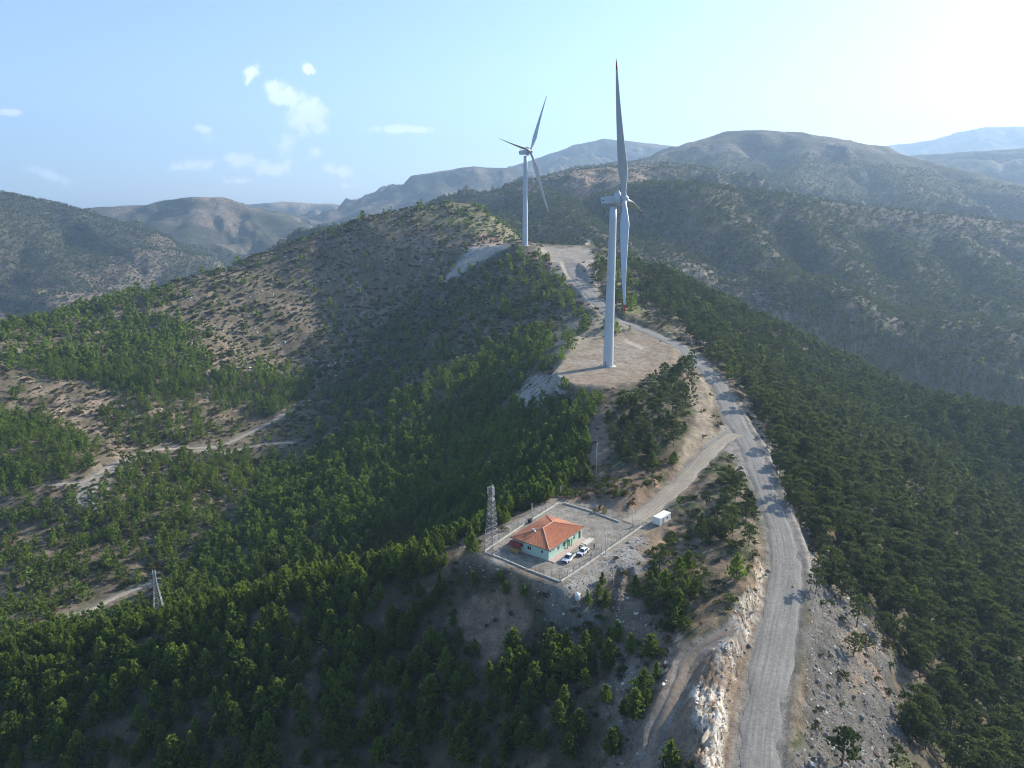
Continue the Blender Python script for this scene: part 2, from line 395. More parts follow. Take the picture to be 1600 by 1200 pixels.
def carve_pad(poly, zfun, bank, sink=.15):
    P = np.array([p[:2] for p in poly]); m = sub_box(P, bank + 3)
    d = poly_dist(poly, GX[m], GY[m])
    w = 1 - smooth(1.0, 1.0 + bank, d)
    z = zfun(GX[m], GY[m])
    GZ[m] = GZ[m] * (1 - w) + z * w - sink * (1 - smooth(-1.0, 0.0, d))
    ROADW[m] = np.maximum(ROADW[m], 1 - smooth(0, 3, d))
YARD = [PZ(*q, -97.0) for q in [(757,862),(823,813),(873,784),(930,795),(972,813),(1004,818),(1012,826),(950,861),(876,911),(825,894),(781,876)]]
PAD1 = [PZ(*q) for q in [(868,584,-84),(893,552,-83),(922,529,-80.5),(1002,524,-79.6),(1048,545,-82.5),(1046,572,-84),(1010,592,-84.3),(950,600,-84.3),(900,600,-84.3)]]
PAD2 = [PD(*q) for q in [(846,386,735),(925,387,735),(920,398,690),(903,414,632),(880,413,630),(862,399,680)]]
TP2 = PD(820.5,384,700)
for P, h, b in [(HILL_TRACK,2.4,3),(LOWER_TRACK,2.0,3),(VALLEY_TRACK,2.0,2.5),(BENCH,1.5,2.2)]: carve_road(P, h, b)
carve_road(ACCESS, 3.6, 3.5)
carve_road(MAIN_ROAD, 5.0, 3.2)
carve_pad(YARD, lambda x, y: np.full(x.shape, -97.0), 7, sink=.03)
CABIN = (47.1, 205.9, -96.9)
carve_pad([(47.1 + 4.5 * math.cos(k), 205.9 + 4.5 * math.sin(k)) for k in np.linspace(0, 2 * PI, 10)[:-1]], lambda x, y: np.full(x.shape, -96.9), 3)
carve_pad(PAD1, lambda x, y: -84.2 + 4.3 * smooth(365, 450, y), 6)
carve_road(SUMMIT_TRACK, 3, 8)
carve_pad(PAD2, lambda x, y: -47.2 + (y - 655) * .095 * smooth(600, 640, y), 14)
carve_pad([(TP2[0] + 9 * math.cos(k), TP2[1] + 9 * math.sin(k)) for k in np.linspace(0, 2 * PI, 12)[:-1]], lambda x, y: np.full(x.shape, TP2[2]), 8)

# rough broken faces in the road cutting, and wash-outs down the slope under the yard
_px, _py = to_pix(GX, GY, GZ)
def raw_region(poly, d1, f=6):
    m = (np.abs(GA) < RAD(50)) & (GD < d1); o = np.zeros(GZ.shape); o[m] = 1 - smooth(-f, f, poly_dist(poly, _px[m], _py[m])); return o
_c = raw_region([(1195,870),(1200,900),(1195,1000),(1160,1100),(1145,1210),(1080,1210),(1085,1080),(1130,1000),(1160,960),(1170,900)], 240) * (1 - smooth(.2, .6, ROADW))
_cu = (GX * .8 + GY * .6); _cv = (GX * -.6 + GY * .8)
GZ += _c * (0.75 * (ridged(_cu / 3.2, _cv / 1.7, 300, 3, .55) - .4) + .5 * perlin(_cu / 7, _cv / 3, 301))
_s = raw_region([(1265,900),(1300,930),(1370,980),(1400,1040),(1400,1210),(1245,1210)], 260) * (1 - smooth(.1, .5, ROADW))
GZ += _s * .45 * (ridged(GX / 5, GY / 2.2, 302, 3, .5) - .4)
for line, dep, wd in [([(966,893),(958,940),(952,1000),(950,1060),(958,1130),(975,1200)], .45, .8), ([(984,897),(976,940),(972,1000),(972,1060),(982,1130),(1000,1200)], .42, .7), ([(930,935),(925,1000),(930,1080),(940,1200)], .35, .7)]:
    P = resample(on_ground(line)); m = sub_box(P, 5); d, z, sg = road_dist(P, GX[m], GY[m]); q = perlin(GX[m] / 4, GY[m] / 4, 303)
    GZ[m] += -dep * np.exp(-(d / wd) ** 2) * (1 + .5 * q) + dep * .45 * np.exp(-((d - 1.8) / .8) ** 2)

# ------------------------------------------------------------------ what covers the ground where
PX, PY = to_pix(GX, GY, GZ)
NW = 14 * fbm(GX / 14, GY / 14, 91, 3); NV = 14 * fbm(GX / 14, GY / 14, 92, 3)
wsc = np.clip(220 / GD, .25, 1.3)
PXW, PYW = PX + NW * wsc, PY + NV * wsc
FRONT = (np.abs(GA) < RAD(52))
def region(poly, d0=0, d1=1e9, feather=8):
    """soft membership of ground vertices in an outline seen from the air, limited to a range of distances"""
    m = FRONT & (GD > d0) & (GD < d1)
    out = np.zeros(GZ.shape)
    xs = [p[0] for p in poly]; ys = [p[1] for p in poly]
    m &= (PXW > min(xs) - 20) & (PXW < max(xs) + 20) & (PYW > min(ys) - 20) & (PYW < max(ys) + 20)
    out[m] = 1 - smooth(-feather, feather, poly_dist(poly, PXW[m], PYW[m]))
    return out
n_big = fbm(GX / 45, GY / 45, 101, 3); n_mid = fbm(GX / 12, GY / 12, 102, 3); n_small = fbm(GX / 3.5, GY / 3.5, 103, 3)
n_huge = fbm(GX / 260, GY / 260, 104, 4)
# base colours (albedo)
def colr(*c): return np.array(c)
SOIL = colr(.235, .185, .140); EARTH = colr(.130, .110, .075); SCRUB = colr(.085, .095, .045); GREY = colr(.265, .255, .235)
PALE = colr(.52, .47, .40); RUST = colr(.33, .215, .145); OLIVE = colr(.16, .155, .075); ROADC = colr(.235, .222, .20); DUST = colr(.34, .29, .23)
def mixc(A, B, w): return A * (1 - w[..., None]) + B * w[..., None]
COL = np.empty(GZ.shape + (3,)); COL[:] = EARTH
COL = mixc(COL, SCRUB, smooth(-.15, .35, n_mid + .4 * n_big))
COL = mixc(COL, SOIL, .8 * smooth(.0, .5, n_big * .7 + n_small * .5))
far = smooth(900, 1500, GD)
COL = mixc(COL, colr(.092, .090, .060), far * .9)
COL = mixc(COL, colr(.215, .170, .130), far * .7 * smooth(.12, .5, n_huge + .25 * n_big))
COL = mixc(COL, colr(.060, .070, .042), smooth(1800, 3200, GD) * smooth(.2, -.25, n_huge) * .85)
def paint(poly, c, w=1.0, noise=None, d0=0, d1=1e9, feather=8):
    global COL
    k = region(poly, d0, d1, feather) * w
    if noise is not None: k = k * noise
    COL = mixc(COL, c, np.clip(k, 0, 1))
PINE = np.zeros(GZ.shape); BUSH = np.zeros(GZ.shape); OLD = np.zeros(GZ.shape)
def plant(poly, pine=None, bush=None, old=None, d0=0, d1=1e9, feather=10):
    k = region(poly, d0, d1, feather)
    for F, v in ((PINE, pine), (BUSH, bush), (OLD, old)):
        if v is not None: F[:] = F * (1 - k) + v * k
# scrub everywhere near, patchy woods on the far slopes
BUSH[:] = .40
farwood = smooth(-.25, .25, n_huge + .25 * n_big)
left_far = (GA < RAD(-3)).astype(float)
PINE[:] = np.where(GD > 1000, .30 + .55 * left_far + .25 * farwood, 0)
# left hill, seen from the ridge
plant([(0,500),(200,450),(400,390),(560,340),(690,310),(820,375),(700,430),(590,530),(500,640),(440,780),(250,930),(0,1010)], pine=.05, bush=.85, d0=300, d1=1150)
plant([(0,560),(110,510),(230,480),(310,520),(330,570),(300,650),(230,630),(150,600),(60,590)], pine=.85, bush=.3, d0=400, d1=900)
plant([(0,500),(130,470),(240,455),(300,470),(200,500),(60,560),(0,570)], pine=.5, bush=.5, d0=400, d1=900)
plant([(0,650),(60,655),(140,690),(150,735),(60,760),(0,775)], pine=.85, bush=.3, d0=300, d1=700)
plant([(320,590),(400,575),(490,590),(490,620),(430,650),(370,640),(310,620)], pine=.6, bush=.4, d0=400, d1=800)
plant([(160,640),(250,620),(330,650),(320,690),(240,695),(180,690)], pine=.45, bush=.8, d0=300, d1=700)
plant([(170,750),(220,720),(300,715),(440,705),(460,740),(330,800),(270,870),(160,880),(120,820)], pine=.5, bush=.9, d0=300, d1=620)
plant([(0,780),(120,780),(160,880),(240,900),(100,960),(0,990)], pine=.35, bush=.75, d0=300, d1=500)
# ravine and main flank
plant([(500,600),(600,500),(700,430),(780,390),(820,395),(700,480),(620,590),(560,700),(480,760)], pine=.12, bush=.6, d0=400, d1=800)
plant([(700,470),(800,390),(860,400),(900,470),(900,520),(820,560),(720,610),(640,660),(600,620)], pine=.16, bush=1.0, d0=400, d1=800)
plant([(610,640),(700,590),(800,540),(880,500),(900,520),(870,570),(800,620),(700,680),(560,760),(470,830),(330,840),(440,740)], pine=.62, bush=.4, d0=280, d1=620)
plant([(300,870),(440,760),(600,690),(800,610),(870,590),(900,610),(940,640),(930,700),(880,770),(800,810),(740,840),(560,890),(400,930),(250,965),(240,920)], pine=.9, bush=.35, d0=200, d1=480)
# spur and the shaded slope under it
plant([(0,960),(150,960),(400,915),(560,880),(740,840),(700,880),(560,930),(400,970),(200,1040),(0,1070)], pine=1.0, bush=.4, d1=320)
plant([(0,1040),(200,1010),(400,960),(560,915),(720,880),(760,930),(720,1040),(700,1200),(0,1200),(-200,1300),(-300,1000)], pine=.95, bush=.5, d1=330)
plant([(560,930),(760,900),(900,930),(940,1000),(940,1210),(560,1210)], pine=.58, bush=.8, d1=260)
plant([(0,1130),(200,1120),(430,1150),(430,1210),(-100,1210)], pine=.9, bush=.6, d1=330)
plant([(740,925),(800,910),(830,960),(800,1020),(740,1040),(715,1000)], pine=.03, bush=.10, d1=250)
# bare ground round the yard
plant([(680,905),(745,845),(790,860),(880,910),(950,900),(960,940),(880,955),(780,935)], pine=.30, bush=.35, d1=300, feather=5)
plant([(700,880),(745,845),(800,805),(875,765),(1000,770),(1040,830),(1000,900),(950,920),(940,1200),(1000,1210),(1000,960),(960,900),(880,930),(780,900)], pine=.0, bush=.10, d1=300, feather=5)
plant([(880,640),(945,640),(935,700),(925,760),(890,770)], pine=.5, bush=.5, d1=400)
plant([(880,770),(925,745),(1000,745),(1060,720),(1050,760),(1010,790),(940,790)], pine=.02, bush=.95, old=0, d1=320, feather=5)
plant([(948,665),(1000,628),(1040,590),(1078,575),(1086,630),(1074,680),(1045,728),(965,738),(948,710)], pine=.0, bush=.3, old=.80, d1=460)
plant([(1080,600),(1110,600),(1120,680),(1070,725),(1055,740)], pine=.0, bush=.25, old=0, d1=460, feather=5)
plant([(925,640),(945,640),(945,740),(925,750)], pine=.0, bush=.2, old=0, d1=460, feather=4)
plant([(1138,738),(1158,750),(1192,805),(1188,870),(1110,872),(1090,845),(1098,805),(1120,765)], pine=0, bush=.4, old=.8, d1=300)
plant([(1000,885),(1030,880),(1050,885),(1080,890),(1110,930),(1070,960),(1050,1030),(1000,1030),(985,1000),(990,930)], pine=.30, bush=.6, old=.42, d1=240)
plant([(1090,870),(1180,870),(1190,900),(1160,950),(1100,960)], pine=.03, bush=.6, old=.05, d1=240)
plant([(940,1000),(1050,1000),(1090,1100),(1080,1210),(930,1210)], pine=.14, bush=.6, old=0, d1=240, feather=6)
plant([(900,925),(950,940),(960,1210),(880,1210)], pine=.35, bush=.7, old=0, d1=240, feather=8)
plant([(1075,1010),(1150,960),(1195,880),(1270,880),(1290,1210),(1070,1210)], pine=0, bush=.03, old=0, d1=240, feather=4)
# right forest
RIGHT = [(1000,470),(1080,530),(1120,570),(1165,625),(1200,680),(1225,760),(1270,850),(1300,930),(1370,980),(1400,1040),(1400,1210),(1900,1300),(1900,700),(1610,640),(1440,600),(1300,540),(1130,460),(1000,400),(960,410)]
plant(RIGHT, pine=.02, bush=.3, old=1.0, d0=120, d1=760, feather=7)
plant([(930,405),(1000,425),(1010,470),(975,500),(920,440)], pine=.1, bush=.6, old=.15, d0=400, d1=720)
plant([(1255,880),(1300,930),(1370,980),(1400,1040),(1400,1210),(1240,1210),(1260,1000)], pine=0, bush=.22, old=.04, d1=260, feather=6)
plant([(1320,1000),(1400,1010),(1410,1100),(1330,1070)], pine=0, bush=.5, old=.10, d1=260)
plant([(1095,700),(1125,675),(1150,655),(1172,690),(1182,735),(1158,735),(1135,700),(1110,722)], 0, .05, 0, d1=400, feather=3)
# pads and scree carry nothing
plant([(868,590),(893,548),(922,523),(1002,520),(1062,545),(1050,580),(1010,597),(950,605),(900,602)], 0, .06, 0, d1=520, feather=3)
plant([(880,490),(945,490),(1000,515),(900,560),(870,580),(850,560)], .1, .35, 0, d1=560, feather=5)
plant([(800,630),(830,590),(870,575),(890,600),(870,625),(820,650)], 0, .08, 0, d1=460, feather=4)
plant([(690,440),(740,385),(800,380),(790,390),(730,420),(700,440)], 0, .0, 0, d1=860, feather=3)
plant([(815,385),(850,388),(925,387),(920,400),(900,420),(945,490),(900,450),(880,430),(850,400)], 0, .06, 0, d0=480, d1=800, feather=3)
# opposite slopes: woods low down, scrub above
plant([(1000,285),(1600,350),(1700,700),(1400,620),(1000,450)], pine=.38, bush=.75, d0=950, d1=2100)
plant([(1010,420),(1150,440),(1280,500),(1400,540),(1610,560),(1700,720),(1440,640),(1200,540)], pine=.75, bush=.4, d0=700, d1=2100)
plant([(830,290),(960,300),(1020,420),(930,380),(830,380),(720,330)], pine=.35, bush=.5, d0=900, d1=2100)
plant([(860,262),(1010,255),(1020,285),(950,300),(860,290)], pine=.05, bush=.30, d0=900, d1=2300)
BUSH *= .35 + .85 * smooth(-.45, .35, n_mid + .5 * n_big)
for F in (PINE, BUSH, OLD): F *= (1 - smooth(.15, .5, ROADW))
nroad = fbm(GX / 5, GY / 5, 120, 3)
OLD *= .55 + .45 * smooth(-.6, .1, n_mid); PINE *= .45 + .75 * smooth(-.5, .15, n_mid + .5 * n_big)
# paint
paint([(0,500),(400,390),(690,310),(820,375),(700,430),(500,640),(440,780),(0,900)], colr(.225,.180,.132), .85, smooth(-.2,.4,n_mid+.4*n_big), 400, 1150, 15)  # hill soil, painted brighter as the sunlit slope beside the ravine
paint([(500,600),(600,500),(700,430),(780,395),(800,410),(720,480),(640,560),(600,680),(520,760),(480,700)], colr(.060,.062,.042), .92, smooth(-.8,-.2,n_mid), 400, 800, 12)  # ravine shadow deepened by painting it into the ground colour
paint([(640,330),(700,312),(760,325),(815,375),(740,370),(690,350)], colr(.22,.20,.10), .8, None, 600, 1150, 6)
paint([(30,590),(180,590),(300,660),(240,690),(200,740),(150,700),(60,640)], colr(.31,.24,.18), .7, smooth(-.3,.2,n_mid), 300, 760)
paint([(110,765),(165,735),(215,712),(230,712),(175,745),(150,800),(120,810)], colr(.25,.25,.235), .9, smooth(-.5,.1,n_small), 300, 620, 5)
paint([(0,930),(50,930),(60,980),(0,985)], colr(.32,.26,.2), .6, None, 250, 450)
paint([(700,470),(800,390),(860,400),(900,470),(900,520),(820,560),(720,610)], colr(.21,.165,.12), .6, smooth(-.2,.3,n_mid), 400, 800)
paint([(720,540),(850,520),(880,530),(700,640),(640,670),(620,640)], colr(.27,.21,.155), .6, smooth(.0,.3,n_mid+.3*n_big), 380, 640)
paint([(690,440),(735,385),(760,378),(800,378),(780,392),(730,420),(700,441)], colr(.34,.32,.29), 1, None, 500, 900, 3)
paint([(735,385),(755,365),(772,368),(800,378),(770,384)], RUST, .9, None, 600, 1000, 3)
paint([(740,925),(800,905),(835,960),(805,1020),(740,1045),(715,1000)], colr(.27,.19,.135), .9, None, 0, 260, 8)
paint([(700,890),(745,845),(800,805),(875,765),(1000,770),(1040,830),(1000,900),(960,915),(950,1210),(1080,1210),(1080,1010),(990,930),(960,920),(880,930),(780,905)], colr(.235,.19,.145), .95, None, 0, 300, 8)
paint([(880,905),(960,850),(1010,835),(1020,870),(960,905),(915,940),(880,930)], colr(.29,.285,.27), .85, smooth(-.6,.0,n_small), 0, 260, 6)
paint([(860,910),(930,930),(945,1040),(900,1000),(850,940)], colr(.20,.19,.17), .8, None, 0, 240, 8)
paint([(935,1000),(1000,990),(1010,1210),(925,1210)], colr(.23,.20,.165), .7, smooth(-.4,.1,n_small), 0, 240, 8)
paint([(1060,560),(1110,590),(1120,680),(1060,740),(1040,760),(1085,650)], colr(.33,.27,.20), .8, None, 0, 460, 5)
paint([(880,770),(925,745),(1000,745),(1060,720),(1050,760),(1010,790),(940,790)], colr(.25,.16,.11), .7, smooth(-.3,.2,n_small), 0, 320)
paint([(1005,790),(1040,770),(1070,735),(1082,745),(1050,790)], colr(.33,.20,.14), .7, None, 0, 300, 4)
paint([(925,640),(947,640),(945,740),(920,750)], colr(.27,.21,.16), .8, None, 0, 400, 4)
paint([(985,830),(1070,790),(1080,830),(1050,900),(1130,870),(1195,880),(1150,960),(1100,1000),(1040,930)], colr(.27,.19,.125), .75, smooth(-.3,.2,n_small+.4*n_mid), 0, 240)
paint([(1010,1140),(1060,1020),(1130,985),(1180,940),(1195,880),(1205,1000),(1160,1100),(1150,1210),(1000,1210)], colr(.265,.195,.14), .9, None, 0, 240, 5)
paint([(1255,870),(1290,900),(1370,980),(1400,1040),(1400,1210),(1235,1210),(1262,1000)], colr(.145,.135,.12), .95, None, 0, 260, 6)
paint([(1300,960),(1380,1000),(1400,1080),(1340,1080)], colr(.28,.21,.15), .8, smooth(-.2,.2,n_mid), 0, 260)
paint([(1165,625),(1200,680),(1225,760),(1270,850),(1285,900),(1255,880),(1225,780),(1190,700),(1150,630)], colr(.30,.275,.24), .9, None, 0, 400, 4)
paint([(0,1010),(250,960),(560,900),(740,870),(800,905),(850,940),(930,1010),(930,1210),(-200,1300),(-200,1000)], colr(.075,.072,.046), .92, smooth(-.8,-.2,n_mid), 0, 330, 12)  # green-brown forest floor, with the slope's shade painted in as extra darkness
paint([(740,930),(800,915),(830,960),(800,1010),(745,1035),(725,1000)], colr(.25,.175,.125), .9, None, 0, 260, 6)
paint([(1095,700),(1125,675),(1150,655),(1172,690),(1182,735),(1158,735),(1135,700),(1110,722)], colr(.27,.25,.22), .95, None, 0, 400, 3)
# pads
paint([(752,862),(823,810),(873,780),(930,792),(1008,815),(1016,828),(950,864),(876,915),(825,897),(778,880)], colr(.275,.25,.215), 1, None, 0, 300, 3)
paint([(862,592),(890,545),(922,522),(1002,518),(1062,545),(1056,580),(1010,600),(950,608),(890,604)], colr(.285,.225,.165), 1, None, 0, 520, 6)
paint([(880,560),(930,535),(1000,530),(1040,560),(980,585),(900,590)], colr(.31,.27,.22), .8, smooth(-.25,.2,n_mid+.3*n_small), 0, 520, 8)
paint([(975,532),(1000,534),(1006,542),(1000,546),(985,540)], colr(.50,.43,.34), .8, None, 0, 520, 3)
paint([(880,490),(945,490),(1000,515),(925,530),(890,560),(870,580),(850,560)], colr(.29,.26,.19), .9, smooth(-.6,-.1,n_mid), 0, 560, 5)
paint([(800,630),(830,590),(868,575),(895,602),(870,625),(820,645)], colr(.36,.33,.30), 1, smooth(-.7,-.2,n_small), 0, 460, 5)
paint([(900,604),(950,608),(950,640),(910,620)], colr(.32,.20,.15), .6, None, 0, 460, 5)
paint([(815,392),(850,386),(925,386),(945,490),(920,480),(870,440),(850,405)], colr(.32,.28,.235), 1, None, 480, 860, 3)
paint([(812,396),(830,388),(860,400),(862,412),(840,408)], colr(.34,.22,.165), .9, None, 480, 860, 3)
paint([(960,400),(1010,480),(980,500),(945,470)], colr(.22,.21,.10), .8, smooth(-.4,.1,n_mid), 400, 760, 5)
# far colours
paint([(870,260),(1010,255),(1030,290),(950,305),(880,295)], colr(.34,.25,.18), .8, smooth(-.4,.2,n_big), 900, 2400, 6)
paint([(1060,400),(1130,420),(1250,490),(1330,545),(1250,520),(1130,470),(1050,430)], colr(.30,.26,.22), .85, smooth(-.4,.1,n_mid), 650, 2000, 6)
paint([(40,455),(90,448),(140,462),(130,470),(80,468)], colr(.38,.28,.18), .9, None, 1000, 3000, 4)
paint([(0,480),(170,462),(60,498)], colr(.26,.21,.14), .7, smooth(-.3,.2,n_big), 1000, 3000, 6)
paint([(400,312),(560,318),(470,324),(430,322)], colr(.36,.26,.17), .8, None, 4000, 7000, 3)
paint([(300,305),(345,304),(350,312),(300,314)], colr(.30,.24,.17), .8, None, 2600, 4000, 3)
# white rock in the cutting beside the road: long broken streaks down the face
streak = fbm((GX * .8 + GY * .6) / 1.1, (GX * -.6 + GY * .8) / 3.6, 130, 3)
for poly, c, t0 in [([(1182,888),(1192,900),(1192,940),(1165,955),(1152,940),(1170,915)], colr(.55,.47,.36), -.1), ([(1150,950),(1190,950),(1180,1000),(1120,1060),(1120,1010)], colr(.46,.44,.40), .0),
                    ([(1128,1030),(1150,1050),(1140,1080),(1112,1090)], colr(.40,.33,.26), .1), ([(1090,1080),(1135,1080),(1130,1130),(1125,1195),(1090,1210),(1085,1120)], colr(.62,.57,.49), -.25), ([(1050,1010),(1058,1020),(1040,1080),(1028,1090),(1035,1050)], colr(.50,.40,.32), -.2)]:
    paint(poly, c, .95, smooth(t0 - .15, t0 + .15, streak), 0, 240, 4)
k = ROADCOL
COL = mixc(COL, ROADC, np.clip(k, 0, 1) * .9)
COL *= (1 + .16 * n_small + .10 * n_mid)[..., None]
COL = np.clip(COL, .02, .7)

# @@BLENDER
# ------------------------------------------------------------------ material helpers
def mat(name, col, rough=.8, metal=0.0, noise=0.0, nscale=1.0, bump=0.0, spec=.3, trans=0.0, emit=None):
    m = bpy.data.materials.new(name); m.use_nodes = True
    nt = m.node_tree; N = nt.nodes; L = nt.links
    b = N['Principled BSDF']
    b.inputs['Base Color'].default_value = (*col, 1); b.inputs['Roughness'].default_value = rough
    b.inputs['Metallic'].default_value = metal; b.inputs['Specular IOR Level'].default_value = spec
    if noise or bump:
        tc = N.new('ShaderNodeTexCoord'); nz = N.new('ShaderNodeTexNoise'); nz.inputs['Scale'].default_value = nscale; nz.inputs['Detail'].default_value = 6
        L.new(tc.outputs['Object'], nz.inputs['Vector'])
        if noise:
            mr = N.new('ShaderNodeMapRange'); mr.inputs['From Min'].default_value = .3; mr.inputs['From Max'].default_value = .7
            mr.inputs['To Min'].default_value = 1 - noise; mr.inputs['To Max'].default_value = 1 + noise
            L.new(nz.outputs['Fac'], mr.inputs['Value'])
            vm = N.new('ShaderNodeVectorMath'); vm.operation = 'SCALE'; vm.inputs[0].default_value = col
            L.new(mr.outputs[0], vm.inputs['Scale']); L.new(vm.outputs[0], b.inputs['Base Color'])
        if bump:
            bp = N.new('ShaderNodeBump'); bp.inputs['Strength'].default_value = bump; bp.inputs['Distance'].default_value = .05
            L.new(nz.outputs['Fac'], bp.inputs['Height']); L.new(bp.outputs[0], b.inputs['Normal'])
    return m

def ground_material(name, far=False):
    m = bpy.data.materials.new(name); m.use_nodes = True
    N = m.node_tree.nodes; L = m.node_tree.links; b = N['Principled BSDF']
    b.inputs['Roughness'].default_value = .95; b.inputs['Specular IOR Level'].default_value = .1
    at = N.new('ShaderNodeAttribute'); at.attribute_name = 'cover'
    tc = N.new('ShaderNodeTexCoord')
    def noise(scale, det, rough=.6):
        n = N.new('ShaderNodeTexNoise'); n.inputs['Scale'].default_value = scale; n.inputs['Detail'].default_value = det; n.inputs['Roughness'].default_value = rough
        L.new(tc.outputs['Object'], n.inputs['Vector']); return n
    def rng(n, a, c, lo, hi):
        r = N.new('ShaderNodeMapRange'); r.inputs['From Min'].default_value = a; r.inputs['From Max'].default_value = c
        r.inputs['To Min'].default_value = lo; r.inputs['To Max'].default_value = hi; L.new(n.outputs[0], r.inputs['Value']); return r
    s1, s2 = (.35, 2.6) if not far else (.03, .12)
    n1 = noise(s1, 8, .68); n2 = noise(s2, 6, .7)
    r1 = rng(n1, .3, .7, .62, 1.38); r2 = rng(n2, .3, .7, .68, 1.32)
    mu = N.new('ShaderNodeMath'); mu.operation = 'MULTIPLY'; L.new(r1.outputs[0], mu.inputs[0]); L.new(r2.outputs[0], mu.inputs[1])
    v = N.new('ShaderNodeVectorMath'); v.operation = 'SCALE'; L.new(at.outputs['Color'], v.inputs[0]); L.new(mu.outputs[0], v.inputs['Scale'])
    # tufts of dry grass and small stones
    vo = N.new('ShaderNodeTexVoronoi'); vo.inputs['Scale'].default_value = 1.1 if not far else .11
    L.new(tc.outputs['Object'], vo.inputs['Vector'])
    r3 = rng(vo, .10, .42, .62 if not far else .5, 1.0)
    v2 = N.new('ShaderNodeVectorMath'); v2.operation = 'SCALE'; L.new(v.outputs[0], v2.inputs[0]); L.new(r3.outputs[0], v2.inputs['Scale'])
    L.new(v2.outputs[0], b.inputs['Base Color'])
    bp = N.new('ShaderNodeBump'); bp.inputs['Strength'].default_value = .8; bp.inputs['Distance'].default_value = .35 if not far else 6
    ad = N.new('ShaderNodeMath'); ad.operation = 'ADD'; L.new(n1.outputs[0], ad.inputs[0]); L.new(n2.outputs[0], ad.inputs[1])
    L.new(ad.outputs[0], bp.inputs['Height']); L.new(bp.outputs[0], b.inputs['Normal'])
    return m

# ------------------------------------------------------------------ object helpers
def tag(o, label=None, cat=None, group=None, kind=None):
    if cat: kind = kind or 'thing'
    if label: o['label'] = label
    if cat: o['category'] = cat
    if group: o['group'] = group
    if kind: o['kind'] = kind
    return o
def empty(name, loc, rz=0.0):
    o = bpy.data.objects.new(name, None); C.objects.link(o); o.location = loc; o.rotation_euler = (0, 0, rz); o.empty_display_size = .5
    return o
class MB:
    """collects shapes into one mesh"""
    def __init__(s): s.v = []; s.f = []; s.m = []; s.s = []
    def add(s, vs, fs, mi=0, smooth=False):
        n = len(s.v); s.v += [tuple(v) for v in vs]; s.f += [tuple(i + n for i in f) for f in fs]; s.m += [mi] * len(fs); s.s += [smooth] * len(fs); return s
    def box(s, x0, x1, y0, y1, z0, z1, mi=0):
        return s.add([(x0,y0,z0),(x1,y0,z0),(x1,y1,z0),(x0,y1,z0),(x0,y0,z1),(x1,y0,z1),(x1,y1,z1),(x0,y1,z1)],
                     [(0,3,2,1),(4,5,6,7),(0,1,5,4),(1,2,6,5),(2,3,7,6),(3,0,4,7)], mi)
    def prism(s, poly, a0, a1, axis='y', mi=0, smooth=False):
        """poly of (p, q) extruded along an axis"""
        f = {'y': lambda p, q, a: (p, a, q), 'x': lambda p, q, a: (a, p, q), 'z': lambda p, q, a: (p, q, a)}[axis]
        n = len(poly); vs = [f(p, q, a0) for p, q in poly] + [f(p, q, a1) for p, q in poly]
        return s.add(vs, [tuple(range(n))[::-1], tuple(range(n, 2 * n))] + [(i, (i + 1) % n, (i + 1) % n + n, i + n) for i in range(n)], mi, smooth)
    def bar(s, a, b, r, n=4, mi=0, r2=None, smooth=False):
        a = Vector(a); b = Vector(b); d = (b - a); 
        if d.length < 1e-6: return s
        d.normalize(); u = d.orthogonal().normalized(); w = d.cross(u); r2 = r if r2 is None else r2
        vs = [a + (u * math.cos(2*PI*k/n + .785) + w * math.sin(2*PI*k/n + .785)) * r for k in range(n)] + [b + (u * math.cos(2*PI*k/n + .785) + w * math.sin(2*PI*k/n + .785)) * r2 for k in range(n)]
        return s.add(vs, [tuple(range(n))[::-1], tuple(range(n, 2 * n))] + [(i, (i + 1) % n, (i + 1) % n + n, i + n) for i in range(n)], mi, smooth)
    def lathe(s, prof, n=24, M=None, mi=0, smooth=True):
        """profile of (radius, height) turned about z, placed by M"""
        M = M or Matrix(); vs = []
        for r, z in prof: vs += [M @ Vector((r * math.cos(2*PI*k/n), r * math.sin(2*PI*k/n), z)) for k in range(n)]
        fs = []
        for j in range(len(prof) - 1):
            for k in range(n): fs.append((j*n + k, j*n + (k+1) % n, (j+1)*n + (k+1) % n, (j+1)*n + k))
        fs.append(tuple(range(n))[::-1]); fs.append(tuple(range((len(prof)-1)*n, len(prof)*n)))
        return s.add(vs, fs, mi, smooth)
    def mesh(s, name, mats):
        me = bpy.data.meshes.new(name); me.from_pydata(s.v, [], s.f); 
        for m in (mats if isinstance(mats, (list, tuple)) else [mats]): me.materials.append(m)
        me.polygons.foreach_set('material_index', s.m); me.polygons.foreach_set('use_smooth', s.s); me.update(); return me
    def build(s, name, mats, parent=None, loc=(0,0,0), rot=(0,0,0), bevel=0):
        o = bpy.data.objects.new(name, s.mesh(name, mats)); C.objects.link(o); o.parent = parent; o.location = loc; o.rotation_euler = rot
        if bevel:
            b = o.modifiers.new('bevel', 'BEVEL'); b.width = bevel; b.segments = 2; b.limit_method = 'ANGLE'; b.angle_limit = .7
        return o
def link_mesh(name, me, parent=None, loc=(0,0,0), rz=0.0, sc=1.0):
    o = bpy.data.objects.new(name, me); C.objects.link(o); o.parent = parent; o.location = loc; o.rotation_euler = (0, 0, rz)
    if sc != 1.0: o.scale = (sc,) * 3
    return o
def copy_tree(o, parent=None):
    c = o.copy(); C.objects.link(c); c.parent = parent
    for ch in list(o.children): copy_tree(ch, c)
    return c

